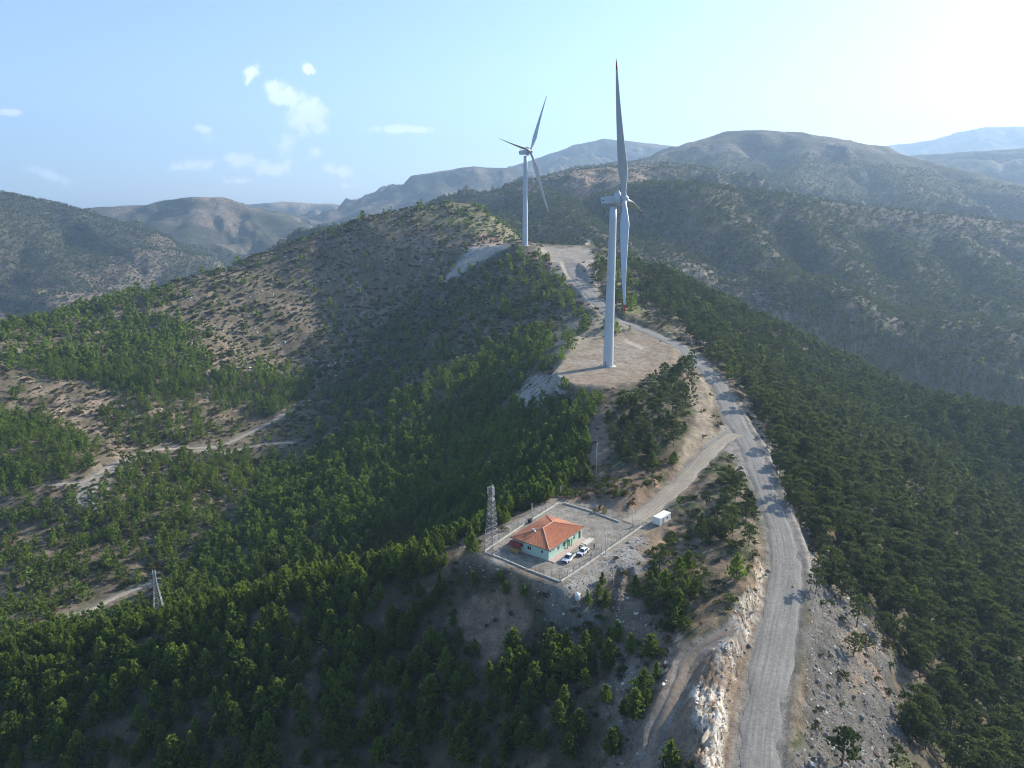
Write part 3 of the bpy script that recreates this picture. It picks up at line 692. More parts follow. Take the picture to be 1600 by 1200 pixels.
# ------------------------------------------------------------------ ground
def grid_object(name, j0, j1, m, cap=False):
    na = len(AZ); nl = j1 - j0
    co = np.stack([GX[:, j0:j1], GY[:, j0:j1], GZ[:, j0:j1]], -1).reshape(-1, 3)
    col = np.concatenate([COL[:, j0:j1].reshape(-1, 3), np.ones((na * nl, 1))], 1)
    i = np.arange(na - 1)[:, None] * nl + np.arange(nl - 1)[None]
    q = np.stack([i, i + 1, i + nl + 1, i + nl], -1).reshape(-1, 4)[:, ::-1]
    loops = q.ravel(); starts = np.arange(0, q.size, 4); tot = np.full(len(q), 4)
    if cap:
        ctr = len(co); co = np.vstack([co, [[0, 0, float(GZ[:, 0].mean())]]]); col = np.vstack([col, col[:1]])
        k = np.arange(na - 1) * nl; t = np.stack([np.full(na - 1, ctr), k + nl, k], -1)
        loops = np.concatenate([loops, t[:, ::-1].ravel()]); starts = np.concatenate([starts, q.size + np.arange(0, t.size, 3)]); tot = np.concatenate([tot, np.full(len(t), 3)])
    me = bpy.data.meshes.new(name)
    me.vertices.add(len(co)); me.vertices.foreach_set('co', co.ravel())
    me.loops.add(len(loops)); me.loops.foreach_set('vertex_index', loops.astype(np.int32))
    me.polygons.add(len(starts)); me.polygons.foreach_set('loop_start', starts.astype(np.int32)); me.polygons.foreach_set('loop_total', tot.astype(np.int32))
    me.update(calc_edges=True)
    me.polygons.foreach_set('use_smooth', np.ones(len(starts), bool))
    a = me.attributes.new('cover', 'FLOAT_COLOR', 'POINT'); a.data.foreach_set('color', col.ravel().astype(np.float32))
    me.materials.append(m)
    o = bpy.data.objects.new(name, me); C.objects.link(o)
    if me.polygons[len(me.polygons) // 2].normal.z < 0: me.flip_normals()
    return o
JS = int(np.searchsorted(LN, math.log(1300)))
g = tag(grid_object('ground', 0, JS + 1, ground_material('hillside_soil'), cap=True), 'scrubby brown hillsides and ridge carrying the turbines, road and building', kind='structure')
g = tag(grid_object('far_mountains', JS, len(LN), ground_material('mountain_cover', far=True)), 'hazy wooded mountains and bare slopes reaching the horizon', kind='structure')

# ------------------------------------------------------------------ roads
def road_material(name, col, dark):
    m = bpy.data.materials.new(name); m.use_nodes = True
    N = m.node_tree.nodes; L = m.node_tree.links; b = N['Principled BSDF']; b.inputs['Roughness'].default_value = .95; b.inputs['Specular IOR Level'].default_value = .1
    uv = N.new('ShaderNodeUVMap'); uv.uv_map = 'road'
    mp = N.new('ShaderNodeMapping'); mp.inputs['Scale'].default_value = (1.1, .025, 1); L.new(uv.outputs[0], mp.inputs[0])
    n1 = N.new('ShaderNodeTexNoise'); n1.inputs['Scale'].default_value = 1.6; n1.inputs['Detail'].default_value = 5; L.new(mp.outputs[0], n1.inputs['Vector'])
    tc = N.new('ShaderNodeTexCoord'); n2 = N.new('ShaderNodeTexNoise'); n2.inputs['Scale'].default_value = 1.3; n2.inputs['Detail'].default_value = 9; n2.inputs['Roughness'].default_value = .72
    L.new(tc.outputs['Object'], n2.inputs['Vector'])
    n3 = N.new('ShaderNodeTexNoise'); n3.inputs['Scale'].default_value = .09; n3.inputs['Detail'].default_value = 4; L.new(tc.outputs['Object'], n3.inputs['Vector'])
    def rng(n, lo, hi, a=.3, c=.7):
        r = N.new('ShaderNodeMapRange'); r.inputs['From Min'].default_value = a; r.inputs['From Max'].default_value = c; r.inputs['To Min'].default_value = lo; r.inputs['To Max'].default_value = hi; L.new(n.outputs[0], r.inputs['Value']); return r
    mix = N.new('ShaderNodeMix'); mix.data_type = 'RGBA'; mix.inputs['A'].default_value = (*dark, 1); mix.inputs['B'].default_value = (*col, 1)
    L.new(rng(n1, 0, 1, .32, .6).outputs[0], mix.inputs['Factor'])
    m1 = N.new('ShaderNodeMath'); m1.operation = 'MULTIPLY'; L.new(rng(n2, .72, 1.26).outputs[0], m1.inputs[0]); L.new(rng(n3, .88, 1.1).outputs[0], m1.inputs[1])
    v = N.new('ShaderNodeVectorMath'); v.operation = 'SCALE'; L.new(mix.outputs['Result'], v.inputs[0]); L.new(m1.outputs[0], v.inputs['Scale']); L.new(v.outputs[0], b.inputs['Base Color'])
    bp = N.new('ShaderNodeBump'); bp.inputs['Strength'].default_value = .7; bp.inputs['Distance'].default_value = .12; L.new(n2.outputs[0], bp.inputs['Height']); L.new(bp.outputs[0], b.inputs['Normal'])
    return m
def road_mesh(name, P, half, m, lift=.04, ncross=8, edge=.55, seed=1):
    """half: number or list of (world Y, half width)"""
    P = np.array(P); T = np.gradient(P[:, :2], axis=0); T /= np.linalg.norm(T, axis=1)[:, None]
    Nn = np.stack([-T[:, 1], T[:, 0]], 1)
    h = np.full(len(P), half) if not isinstance(half, list) else np.interp(P[:, 1], [a for a, _ in half], [b for _, b in half])
    s = np.concatenate([[0], np.cumsum(np.linalg.norm(np.diff(P[:, :2], axis=0), axis=1))])
    vs = []; uvs = []
    for i in range(len(P)):
        hl = h[i] + edge * 1.6 * float(fbm(s[i] / 9, 3.3, seed, 4, .65)); hr = h[i] + edge * 1.6 * float(fbm(s[i] / 9, 9.7, seed, 4, .65))
        for k in range(ncross + 1):
            u = -1 + 2 * k / ncross; off = u * (hl if u < 0 else hr)
            z = P[i, 2] + lift + .05 * (1 - u * u) - (.2 if abs(u) == 1 else 0) - .07 * math.exp(-((abs(off) - 1.1) / .35) ** 2)
            vs.append((P[i, 0] + Nn[i, 0] * off, P[i, 1] + Nn[i, 1] * off, z)); uvs.append((off, s[i]))
    n = ncross + 1
    fs = [(i*n + k, i*n + k + 1, (i+1)*n + k + 1, (i+1)*n + k) for i in range(len(P) - 1) for k in range(ncross)]
    me = bpy.data.meshes.new(name); me.from_pydata(vs, [], fs); me.update()
    uvl = me.uv_layers.new(name='road'); li = np.zeros(len(me.loops), np.int32); me.loops.foreach_get('vertex_index', li)
    uvl.data.foreach_set('uv', np.array(uvs)[li].ravel())
    me.polygons.foreach_set('use_smooth', [True] * len(fs)); me.materials.append(m)
    if me.polygons[0].normal.z < 0: me.flip_normals()
    o = bpy.data.objects.new(name, me); C.objects.link(o); return o
M_road = road_material('grey_gravel', (.275, .262, .238), (.19, .182, .166)); M_track = road_material('pale_dirt', (.36, .315, .255), (.28, .24, .19))
tag(road_mesh('gravel_road', MAIN_ROAD, [(0,3.6),(105,3.6),(125,3.7),(142,4.5),(158,4.3),(178,3.8),(205,3.3),(260,3.6),(300,4.2),(340,3.8),(480,4.2),(700,4.4)], M_road), 'wide grey gravel road climbing along the ridge past the turbines', kind='structure')
tag(road_mesh('access_track', ACCESS, 2.9, M_track, lift=.075, seed=3), 'pale dust track from the gravel road down to the yard', kind='structure')
tag(road_mesh('summit_track', SUMMIT_TRACK, 2.4, M_track, ncross=4, seed=4), 'pale track leaving the far gravel pad', kind='structure')
tag(road_mesh('hill_track', HILL_TRACK, 1.9, M_track, ncross=4, seed=5), 'stony track crossing the left hillside', kind='structure')
tag(road_mesh('lower_hill_track', LOWER_TRACK, 1.6, M_track, lift=.09, ncross=4, seed=6), 'lower branch of the stony hillside track', kind='structure')
tag(road_mesh('valley_track', VALLEY_TRACK, 1.6, M_track, ncross=4, seed=7), 'overgrown track on the valley floor near the pylon', kind='structure')
tag(road_mesh('bench_track', BENCH, 1.1, mat('brown_dirt', (.235,.185,.14), .95, noise=.25, nscale=1.2, bump=.5), ncross=4, seed=8), 'narrow brown dirt bench above the white rock cutting', kind='structure')

# ------------------------------------------------------------------ plants
def foliage(name, c0, c1, trans=.35):
    m = bpy.data.materials.new(name); m.use_nodes = True
    N = m.node_tree.nodes; L = m.node_tree.links; b = N['Principled BSDF']; out = N['Material Output']
    oi = N.new('ShaderNodeObjectInfo'); at = N.new('ShaderNodeAttribute'); at.attribute_name = 'tuft'
    ad = N.new('ShaderNodeMath'); ad.operation = 'MULTIPLY_ADD'; L.new(oi.outputs['Random'], ad.inputs[0]); ad.inputs[1].default_value = .6
    mm = N.new('ShaderNodeMath'); mm.operation = 'MULTIPLY'; L.new(at.outputs['Fac'], mm.inputs[0]); mm.inputs[1].default_value = .4; L.new(mm.outputs[0], ad.inputs[2])
    mix = N.new('ShaderNodeMix'); mix.data_type = 'RGBA'; mix.inputs['A'].default_value = (*c0, 1); mix.inputs['B'].default_value = (*c1, 1); L.new(ad.outputs[0], mix.inputs['Factor'])
    b.inputs['Roughness'].default_value = .7; b.inputs['Specular IOR Level'].default_value = .15
    L.new(mix.outputs['Result'], b.inputs['Base Color'])
    tr = N.new('ShaderNodeBsdfTranslucent'); v = N.new('ShaderNodeVectorMath'); v.operation = 'MULTIPLY'; v.inputs[1].default_value = (1.15, 1.2, .7)
    L.new(mix.outputs['Result'], v.inputs[0]); L.new(v.outputs[0], tr.inputs['Color'])
    ms = N.new('ShaderNodeMixShader'); ms.inputs[0].default_value = trans; L.new(b.outputs[0], ms.inputs[1]); L.new(tr.outputs[0], ms.inputs[2]); L.new(ms.outputs[0], out.inputs['Surface'])
    return m
M_young = foliage('young_pine_needles', (.082,.122,.034), (.225,.300,.064), .46)
M_old = foliage('old_pine_needles', (.050,.072,.036), (.150,.180,.068), .36)
M_bush = foliage('oak_scrub_leaves', (.060,.070,.030), (.130,.125,.055), .35)
M_leafy = foliage('bright_broadleaf', (.075,.105,.030), (.140,.190,.045), .4)
M_rusty = foliage('rusty_autumn_leaves', (.11,.085,.042), (.17,.125,.058), .35)
M_bark = mat('pine_bark', (.12,.085,.065), .95, noise=.3, nscale=3, bump=.4)
class Leaves:
    def __init__(s, rng): s.v = []; s.f = []; s.t = []; s.r = rng
    def tuft(s, c, axis, size, n=4, w=.32, spread=.8):
        r = s.r; t = r.random(); ax = Vector(axis).normalized()
        for k in range(n):
            d = (ax + Vector((r.gauss(0,1), r.gauss(0,1), r.gauss(0,1))) * spread * .5).normalized()
            p = d.cross(Vector((r.gauss(0,1), r.gauss(0,1), r.gauss(0,1)))).normalized()
            L = size * r.uniform(.7, 1.25); b = Vector(c) - d * L * .25
            i = len(s.v); s.v += [b - p * w * size * .35, b + d * L * .5 - p * w * size, b + d * L, b + d * L * .5 + p * w * size, b + p * w * size * .35][0:5]
            s.f.append((i, i+1, i+2, i+3, i+4)); s.t += [t] * 5
    def mesh(s, name, m, trunk=None):
        vs = list(s.v); fs = list(s.f); mi = [0] * len(fs)
        if trunk:
            n = len(vs); vs += trunk.v; fs += [tuple(i + n for i in f) for f in trunk.f]; mi += [1] * len(trunk.f)
        me = bpy.data.meshes.new(name); me.from_pydata([tuple(v) for v in vs], [], fs); me.materials.append(m)
        if trunk: me.materials.append(M_bark)
        me.polygons.foreach_set('material_index', mi)
        a = me.attributes.new('tuft', 'FLOAT', 'POINT'); a.data.foreach_set('value', np.array(s.t + [0.0] * (len(vs) - len(s.v)), np.float32)); me.update(); return me
def young_crown(seed, lod=0):
    """bushy young pine, unit height, branch whorls with upright tufts"""
    r = random.Random(seed); lv = Leaves(r); W = r.uniform(.21, .29); lean = r.uniform(-.03, .03)
    levels = {0: 9, 1: 5, 2: 3}[lod]; 
    for j in range(levels):
        f = (j + .3) / levels; z = .08 + .84 * f
        R = W * (1 - f ** 1.35) * (.72 + .5 * math.sin(min(1, f * 3 + .35) * PI / 2)) * r.uniform(.85, 1.1)
        nb = max(3, int({0: 9, 1: 5, 2: 3}[lod] * (1 - .5 * f))); a0 = r.uniform(0, 6.3)
        for b in range(nb):
            a = a0 + 2 * PI * b / nb + r.gauss(0, .25); Rb = R * r.uniform(.7, 1.2)
            steps = {0: 3, 1: 2, 2: 1}[lod]
            for q in range(steps):
                t = (q + 1) / steps; rr = Rb * (t if steps > 1 else .65)
                p = (rr * math.cos(a) + lean * z, rr * math.sin(a), z + .10 * t * t * r.uniform(.5, 1.4) - .02)
                sz = {0: .105, 1: .17, 2: .30}[lod] * r.uniform(.8, 1.25)
                lv.tuft(p, (math.cos(a) * .55, math.sin(a) * .55, 1), sz, {0: 4, 1: 3, 2: 3}[lod], .30 if lod < 2 else .42)
    lv.tuft((lean, 0, .93), (0, 0, 1), .13 if lod < 2 else .3, 4, .22)
    return lv
def old_crown(seed, lod=0):
    """older pine, rounded irregular crown of layered lobes on a bare stem, unit height"""
    r = random.Random(seed); lv = Leaves(r); lobes = []
    n = r.randint(8, 11) if lod < 2 else 5
    for k in range(n):
        f = (k + .5) / n; z = .34 + .58 * f; R = .25 * math.sin(PI * min(1, .22 + .72 * f)) ** .8
        a = k * 2.4 + r.gauss(0, .3); lobes.append((R * .75 * math.cos(a), R * .75 * math.sin(a), z, r.uniform(.10, .16) * (1.1 - .35 * f)))
    lobes.append((0, 0, .90, .09))
    for (x, y, z, s) in lobes:
        for q in range({0: 26, 1: 9, 2: 4}[lod]):
            d = Vector((r.gauss(0,1), r.gauss(0,1), abs(r.gauss(.25, .8)))).normalized(); rad = s * r.uniform(.55, 1.08)
            p = (x + d.x * rad, y + d.y * rad, z + d.z * rad * .55)
            lv.tuft(p, (d.x * .8, d.y * .8, .55 + abs(d.z)), {0: .062, 1: .105, 2: .18}[lod] * r.uniform(.8, 1.3), {0: 3, 1: 3, 2: 3}[lod], .34)
    return lv, lobes
def trunk_mb(h, r0, lobes=None, lean=0, seed=0):
    t = MB(); r = random.Random(seed); pts = [Vector((0, 0, -.04)), Vector((r.gauss(0,.01), r.gauss(0,.01), h * .5)), Vector((lean, 0, h))]
    t.bar(pts[0], pts[1], r0, 6, r2=r0 * .7); t.bar(pts[1], pts[2], r0 * .7, 6, r2=r0 * .25)
    for (x, y, z, s) in (lobes or [])[:8]:
        t.bar((x * .08, y * .08, z - .09), (x * .9, y * .9, z), r0 * .32, 4, r2=r0 * .12)
    return t
def bush_crown(seed, lod=0):
    r = random.Random(seed); lv = Leaves(r); lob = [(r.gauss(0,.22), r.gauss(0,.22), r.uniform(.2,.5), r.uniform(.28,.42)) for _ in range(5)]
    for (x, y, z, s) in lob:
        for q in range({0: 15, 1: 6, 2: 3}[lod]):
            d = Vector((r.gauss(0,1), r.gauss(0,1), abs(r.gauss(.2, .8)))).normalized(); rad = s * r.uniform(.6, 1.1)
            lv.tuft((x + d.x * rad, y + d.y * rad, max(.03, z + d.z * rad * .7)), (d.x, d.y, .6), {0: .16, 1: .27, 2: .42}[lod] * r.uniform(.8, 1.3), 3, .42)
    return lv
young_near = [(young_crown(10 + k, 0).mesh('pine_crown', M_young), trunk_mb(.9, .014, seed=k).mesh('pine_trunk', M_bark)) for k in range(6)]
old_near = []
for k in range(6):
    lv, lob = old_crown(40 + k, 0); old_near.append((lv.mesh('pine_crown', M_old), trunk_mb(.9, .018, lob, seed=k).mesh('pine_trunk', M_bark)))
bush_near = {'bush': [bush_crown(70 + k, 0).mesh('shrub', M_bush) for k in range(4)], 'leafy': [bush_crown(75 + k, 0).mesh('shrub', M_leafy) for k in range(3)], 'rusty': [bush_crown(80 + k, 0).mesh('shrub', M_rusty) for k in range(2)]}
protos = {}
def proto(key, meshes):
    c = bpy.data.collections.new(key); protos[key] = (c, len(meshes))
    for i, me in enumerate(meshes):
        o = bpy.data.objects.new('%s_%02d' % (key, i), me); c.objects.link(o)
proto('young_full', [young_crown(100 + k, 0).mesh('pine', M_young, trunk_mb(.9, .014)) for k in range(5)])
proto('young_mid', [young_crown(110 + k, 1).mesh('pine', M_young) for k in range(5)])
proto('young_low', [young_crown(120 + k, 2).mesh('pine', M_young) for k in range(5)])
proto('old_full', [young_crown(105 + k, 0).mesh('pine', M_old, trunk_mb(.9, .014)) for k in range(2)] + [(lambda q: q[0].mesh('pine', M_old, trunk_mb(.9, .018, q[1])))(old_crown(130 + k, 0)) for k in range(5)])
proto('old_mid', [young_crown(115 + k, 1).mesh('pine', M_old) for k in range(2)] + [(lambda q: q[0].mesh('pine', M_old, trunk_mb(.9, .018)))(old_crown(140 + k, 1)) for k in range(5)])
proto('old_low', [young_crown(125 + k, 2).mesh('pine', M_old) for k in range(2)] + [old_crown(150 + k, 2)[0].mesh('pine', M_old) for k in range(4)])
proto('bush_full', [bush_crown(160 + k, 0).mesh('shrub', (M_bush, M_bush, M_bush, M_leafy, M_rusty)[k]) for k in range(5)])
proto('bush_mid', [bush_crown(170 + k, 1).mesh('shrub', (M_bush, M_bush, M_bush, M_leafy, M_rusty)[k]) for k in range(5)])
proto('bush_low', [bush_crown(180 + k, 2).mesh('shrub', (M_bush, M_bush, M_leafy)[k]) for k in range(3)])
proto('leafy_mid', [bush_crown(190 + k, 1).mesh('shrub', M_leafy) for k in range(3)])
def rock_mesh(seed, m, flat=.7):
    bm = bmesh.new(); bmesh.ops.create_icosphere(bm, subdivisions=2, radius=.5); r = random.Random(seed)
    pl = [(Vector((r.gauss(0,1), r.gauss(0,1), r.gauss(0,1))).normalized(), r.uniform(.26, .42)) for _ in range(9)]
    for v in bm.verts:
        for n, d in pl:
            k = v.co.dot(n) - d
            if k > 0: v.co -= n * k
        v.co.z *= flat
    bmesh.ops.dissolve_limit(bm, angle_limit=.12, verts=bm.verts, edges=bm.edges)
    me = bpy.data.meshes.new('rock'); bm.to_mesh(me); bm.free(); me.materials.append(m); return me
M_stone = mat('grey_stone', (.215,.21,.20), .9, noise=.3, nscale=2.5, bump=.4); M_white = mat('white_rock', (.60,.56,.49), .85, noise=.25, nscale=2, bump=.4); M_brownrock = mat('brown_rock', (.29,.22,.165), .9, noise=.3, nscale=2, bump=.4)
proto('rocks', [rock_mesh(k, (M_stone, M_stone, M_stone, M_brownrock, M_white)[k % 5]) for k in range(10)])
M_cream = mat('cream_rock', (.46,.38,.28), .85, noise=.3, nscale=2, bump=.4)
def slab_mesh(seed, m):
    me = rock_mesh(seed, m, .5); r = random.Random(seed); k = r.uniform(1.8, 3.0)
    for v in me.vertices: v.co.y *= k; v.co.x *= .75
    return me
proto('white_rocks', [slab_mesh(30 + k, (M_white, M_cream, M_white, M_stone, M_brownrock)[k % 5]) for k in range(10)])

def scatter_object(name, key, X, Y, Z, S, idx, label, sw=None, tilt=None, turn=None):
    """one object that draws many copies of the plants or stones in a collection"""
    n = len(X); me = bpy.data.meshes.new(name); me.vertices.add(n)
    me.vertices.foreach_set('co', np.stack([X, Y, Z], 1).ravel())
    rs = np.random.default_rng(len(name) + n)
    rot = np.zeros((n, 3)); rot[:, 2] = rs.uniform(0, 2 * PI, n) if turn is None else rs.normal(turn, .35, n)
    if tilt: rot[:, 0] = rs.normal(0, tilt, n); rot[:, 1] = rs.normal(0, tilt, n)
    sc = np.stack([S * (sw if sw is not None else 1)] * 2 + [S], 1)
    a = me.attributes.new('turn', 'FLOAT_VECTOR', 'POINT'); a.data.foreach_set('vector', rot.ravel().astype(np.float32))
    a = me.attributes.new('size', 'FLOAT_VECTOR', 'POINT'); a.data.foreach_set('vector', sc.ravel().astype(np.float32))
    a = me.attributes.new('pick', 'INT', 'POINT'); a.data.foreach_set('value', idx.astype(np.int32))
    o = bpy.data.objects.new(name, me); C.objects.link(o)
    ng = bpy.data.node_groups.new(name, 'GeometryNodeTree')
    ng.interface.new_socket('Geometry', in_out='INPUT', socket_type='NodeSocketGeometry'); ng.interface.new_socket('Geometry', in_out='OUTPUT', socket_type='NodeSocketGeometry')
    N = ng.nodes; L = ng.links; gi = N.new('NodeGroupInput'); go = N.new('NodeGroupOutput'); ip = N.new('GeometryNodeInstanceOnPoints'); ci = N.new('GeometryNodeCollectionInfo')
    ci.inputs['Collection'].default_value = protos[key][0]; ci.inputs['Separate Children'].default_value = True; ci.inputs['Reset Children'].default_value = True
    def attr(nm, t):
        q = N.new('GeometryNodeInputNamedAttribute'); q.data_type = t; q.inputs['Name'].default_value = nm; return [s for s in q.outputs if s.enabled and s.name == 'Attribute'][0]
    L.new(gi.outputs[0], ip.inputs['Points']); L.new(ci.outputs[0], ip.inputs['Instance']); ip.inputs['Pick Instance'].default_value = True
    L.new(attr('pick', 'INT'), ip.inputs['Instance Index'])
    er = N.new('FunctionNodeEulerToRotation'); L.new(attr('turn', 'FLOAT_VECTOR'), er.inputs[0]); L.new(er.outputs[0], ip.inputs['Rotation'])
    L.new(attr('size', 'FLOAT_VECTOR'), ip.inputs['Scale']); L.new(ip.outputs[0], go.inputs[0])
    md = o.modifiers.new('copies', 'NODES'); md.node_group = ng
    return tag(o, label, kind='stuff')

# plant positions: jittered grid, thinned by the cover maps, kept where a tree top could be seen
TT = GZ / GD; HOR = np.maximum.accumulate(np.where(np.abs(GA) < 2, TT, TT), axis=1)
def candidates(cell, d0, d1, seed, jit=.48):
    rs = np.random.default_rng(seed); w = math.sin(RAD(50 if d1 < 450 else 43)) * d1
    nx = int(2 * w / cell); ny = int(d1 / cell) + 1
    x, y = np.meshgrid((np.arange(nx) + .5) * cell - w, (np.arange(ny) + .5) * cell)
    x = x + rs.uniform(-jit, jit, x.shape) * cell; y = y + rs.uniform(-jit, jit, y.shape) * cell
    x = x.ravel(); y = y.ravel(); d = np.hypot(x, y); m = (d > d0) & (d < d1) & (np.abs(np.arctan2(x, y)) < np.where(d < 420, RAD(49.5), RAD(42))); x = x[m]; y = y[m]
    return x, y, rs
def visible(x, y, z, h):
    d = np.hypot(x, y); return (z + h) / d >= bilin(HOR, x * .985, y * .985) - .004
def in_frame(x, y, z, m=40):
    px, py = to_pix(x, y, z); return (px > -m) & (px < 1600 + m) & (py < 1200 + m) & (py > 0)
def sow(F, cell, d0, d1, seed, h, power=1.0):
    x, y, rs = candidates(cell, d0, d1, seed)
    keep = rs.random(len(x)) < np.clip(bilin(F, x, y), 0, 1) ** power; x = x[keep]; y = y[keep]
    z = bilin(GZ, x, y); keep = visible(x, y, z, h * 1.3) & in_frame(x, y, z + h * .5, 200); return x[keep], y[keep], z[keep], rs
HOUSES = []
def clear_of(x, y, spots):
    k = np.ones(len(x), bool)
    for (sx, sy, r) in spots: k &= np.hypot(x - sx, y - sy) > r
    return k
_pa, _pt = pix_at(248, 950); PYLON = (258.0 * math.sin(_pa), 258.0 * math.cos(_pa))
FREE = [(PYLON[0], PYLON[1], 10.0), (PZ(768,866,-97)[0], PZ(768,866,-97)[1], 4.5), (PZ(1034,812,-96.5)[0], PZ(1034,812,-96.5)[1], 5.0), (PZ(902,930,-100.5)[0], PZ(902,930,-100.5)[1], 3.0)]
young = []; old = []; shrub = []
for d0, d1, cell in ((95, 330, 2.75), (330, 620, 3.3), (620, 1000, 4.2)):
    x, y, z, rs = sow(PINE, cell, d0, d1, int(d0), 8); s = np.clip(rs.normal(5.5, 1.5, len(x)), 2.2, 10) * (1 + .15 * (d0 > 300)); ppx, ppy = to_pix(x, y, z); s = s * np.where((ppx > 690) & (ppx < 960) & (ppy > 880) & (ppy < 1010), .62, 1); young.append(np.stack([x, y, z, s], 1))
for d0, d1, cell in ((95, 360, 4.3), (360, 1000, 5.0)):
    x, y, z, rs = sow(OLD, cell, d0, d1, 7 + int(d0), 11); ppx, ppy = to_pix(x, y, z); s = np.clip(rs.normal(8.2, 2.1, len(x)), 4.0, 13) * np.where((ppx > 900) & (ppx < 1195) & (d0 < 300) & (ppy < 1000) & (ppx < 1110 + (ppy - 600) * .35), .8, 1); old.append(np.stack([x, y, z, s], 1))
for d0, d1, cell in ((95, 330, 2.3), (330, 620, 3.0), (620, 1000, 4.2)):
    x, y, z, rs = sow(BUSH, cell, d0, d1, 17 + int(d0), 2, 1.3); s = np.clip(rs.lognormal(.28, .42, len(x)), .5, 3.4) * (1 + .25 * (d0 > 300) + .3 * (d0 > 600)); ppx, ppy = to_pix(x, y, z); s = s * np.where((ppx > 870) & (ppx < 1130) & (ppy > 735) & (ppy < 1000), 1.35, 1); shrub.append(np.stack([x, y, z, s], 1))
young = np.vstack(young); old = np.vstack(old); shrub = np.vstack(shrub)
young = young[clear_of(young[:, 0], young[:, 1], FREE)]; old = old[clear_of(old[:, 0], old[:, 1], FREE)]; shrub = shrub[clear_of(shrub[:, 0], shrub[:, 1], FREE)]
print('plants', len(young), len(old), len(shrub))
# the largest in the picture are objects of their own
def apparent(P):
    dep = P[:, 1] * CT - P[:, 2] * ST; px, py = to_pix(P[:, 0], P[:, 1], P[:, 2] + P[:, 3] * .6)
    on = (px > 2) & (px < 1598) & (py < 1196); return np.where(on, P[:, 3] / dep, 0)
both = np.vstack([np.hstack([young, np.zeros((len(young), 1))]), np.hstack([old, np.ones((len(old), 1))])])
ap = apparent(both); order = np.argsort(-ap)[:300]; single = both[order]; rest = np.ones(len(both), bool); rest[order] = False
young = both[rest & (both[:, 4] == 0)]; old = both[rest & (both[:, 4] == 1)]
def zone(px, py):
    """which stand a pine belongs to, in words"""
    if px > 1255:
        if py > 1080: return ('dark pine in the lowest part of the right wood, at the bottom corner', 'pines in the lowest part of the right wood')
        if py > 930 and px < 1470: return ('dark pine at the edge of the right wood, bordering the stony slope', 'pines bordering the stony slope')
        if py > 930: return ('dark pine deep inside the right wood, level with the stony slope', 'pines inside the right wood')
        return ('dark pine in the right wood, upslope of the stony slope beside the road', 'pines higher in the right wood')
    if px > 1130 and py < 890: return ('dark pine on the knoll between the roads, close to the gravel road', 'pines on the knoll near the road')
    if px > 960 and py < 760: return ('dark pine in the clump between turbine pad and access track', 'pines between pad and access track')
    if px > 960 and py < 890: return ('dark pine on the knoll between the roads, on the side of the white cabin', 'pines on the knoll near the cabin')
    if px > 960: return ('pine among low scrub on the slope left of the white rock cutting', 'pines left of the rock cutting')
    if px > 700: return ('young green pine on the steep slope directly below the yard', 'young pines below the yard')
    if px > 350: return ('young green pine in the middle of the shaded slope below the spur', 'young pines on the middle of the shaded slope')
    return ('young green pine on the shaded slope at the bottom left corner', 'young pines at the bottom left')
def sized(s, lab, grp):
    if s > 10.3: return 'tall ' + lab, grp + ', tall ones'
    if s < 7.0 and 'young' not in lab or s < 5.5: return 'small ' + lab, grp + ', small ones'
    return lab, grp
rs0 = random.Random(5)
for x, y, z, s, kind in single:
    px, py = to_pix(x, y, z); lab, grp = sized(s, *zone(float(px), float(py)))
    t = empty('pine_tree', (x, y, z - .1), rs0.uniform(0, 6.28)); tag(t, lab, 'pine tree', grp)
    t.scale = (s * rs0.uniform(1.0, 1.4),) * 2 + (s,)
    cm, tm = rs0.choice(old_near if kind else young_near); link_mesh('crown', cm, t); link_mesh('trunk', tm, t)
ap = apparent(shrub); nshow = min(300, int((ap > 0).sum())); order = np.argsort(-ap)[:nshow]; sshow = shrub[order]; rest = np.ones(len(shrub), bool); rest[order] = False; shrub = shrub[rest]
for x, y, z, s in sshow:
    px, py = to_pix(x, y, z); k = rs0.choice(['bush'] * 6 + ['leafy'] * 3 + ['rusty'])
    o = link_mesh('shrub', rs0.choice(bush_near[k]), None, (x, y, z - .05), rs0.uniform(0, 6.28)); o.scale = (s, s, s * rs0.uniform(.7, 1.0))
    if px > 1255: lab, grp = 'low scrub bush on the stony slope right of the gravel road', 'bushes right of the road'
    elif px > 960: lab, grp = 'low scrub bush on the brown ground between yard and rock cutting', 'bushes between yard and cutting'
    else: lab, grp = 'low scrub bush under the pines on the shaded slope', 'bushes on the shaded slope'
    lab = {'bush': 'olive green ', 'leafy': 'bright green leafy ', 'rusty': 'rusty brown '}[k] + lab[4:]; tag(o, lab, 'bush', grp + {'bush': '', 'leafy': ', bright ones', 'rusty': ', rusty ones'}[k])
def split_scatter(P, near_key, mid_key, low_key, name, label, dn=300, dm=620, wide=(.9, 1.2)):
    d = np.hypot(P[:, 0], P[:, 1]); rs = np.random.default_rng(3)
    for key, m, w in ((near_key, d < dn, 'near_'), (mid_key, (d >= dn) & (d < dm), ''), (low_key, d >= dm, 'distant_')):
        Q = P[m]
        if len(Q): scatter_object(w + name, key, Q[:, 0], Q[:, 1], Q[:, 2] - .15, Q[:, 3], rs.integers(0, protos[key][1], len(Q)), label % {'near_': 'nearer', '': 'middle', 'distant_': 'far'}[w], sw=rs.uniform(*wide, len(Q)))
split_scatter(young, 'young_full', 'young_mid', 'young_low', 'young_pine_forest', 'countless young green pines covering the %s left slopes', wide=(.95, 1.3))
split_scatter(old, 'old_full', 'old_mid', 'old_low', 'dark_pine_forest', 'dense dark pine wood on the %s right slopes', wide=(.9, 1.3))
split_scatter(shrub, 'bush_full', 'bush_mid', 'bush_low', 'scrub', 'low oak scrub dotted over the %s slopes', wide=(.9, 1.25))
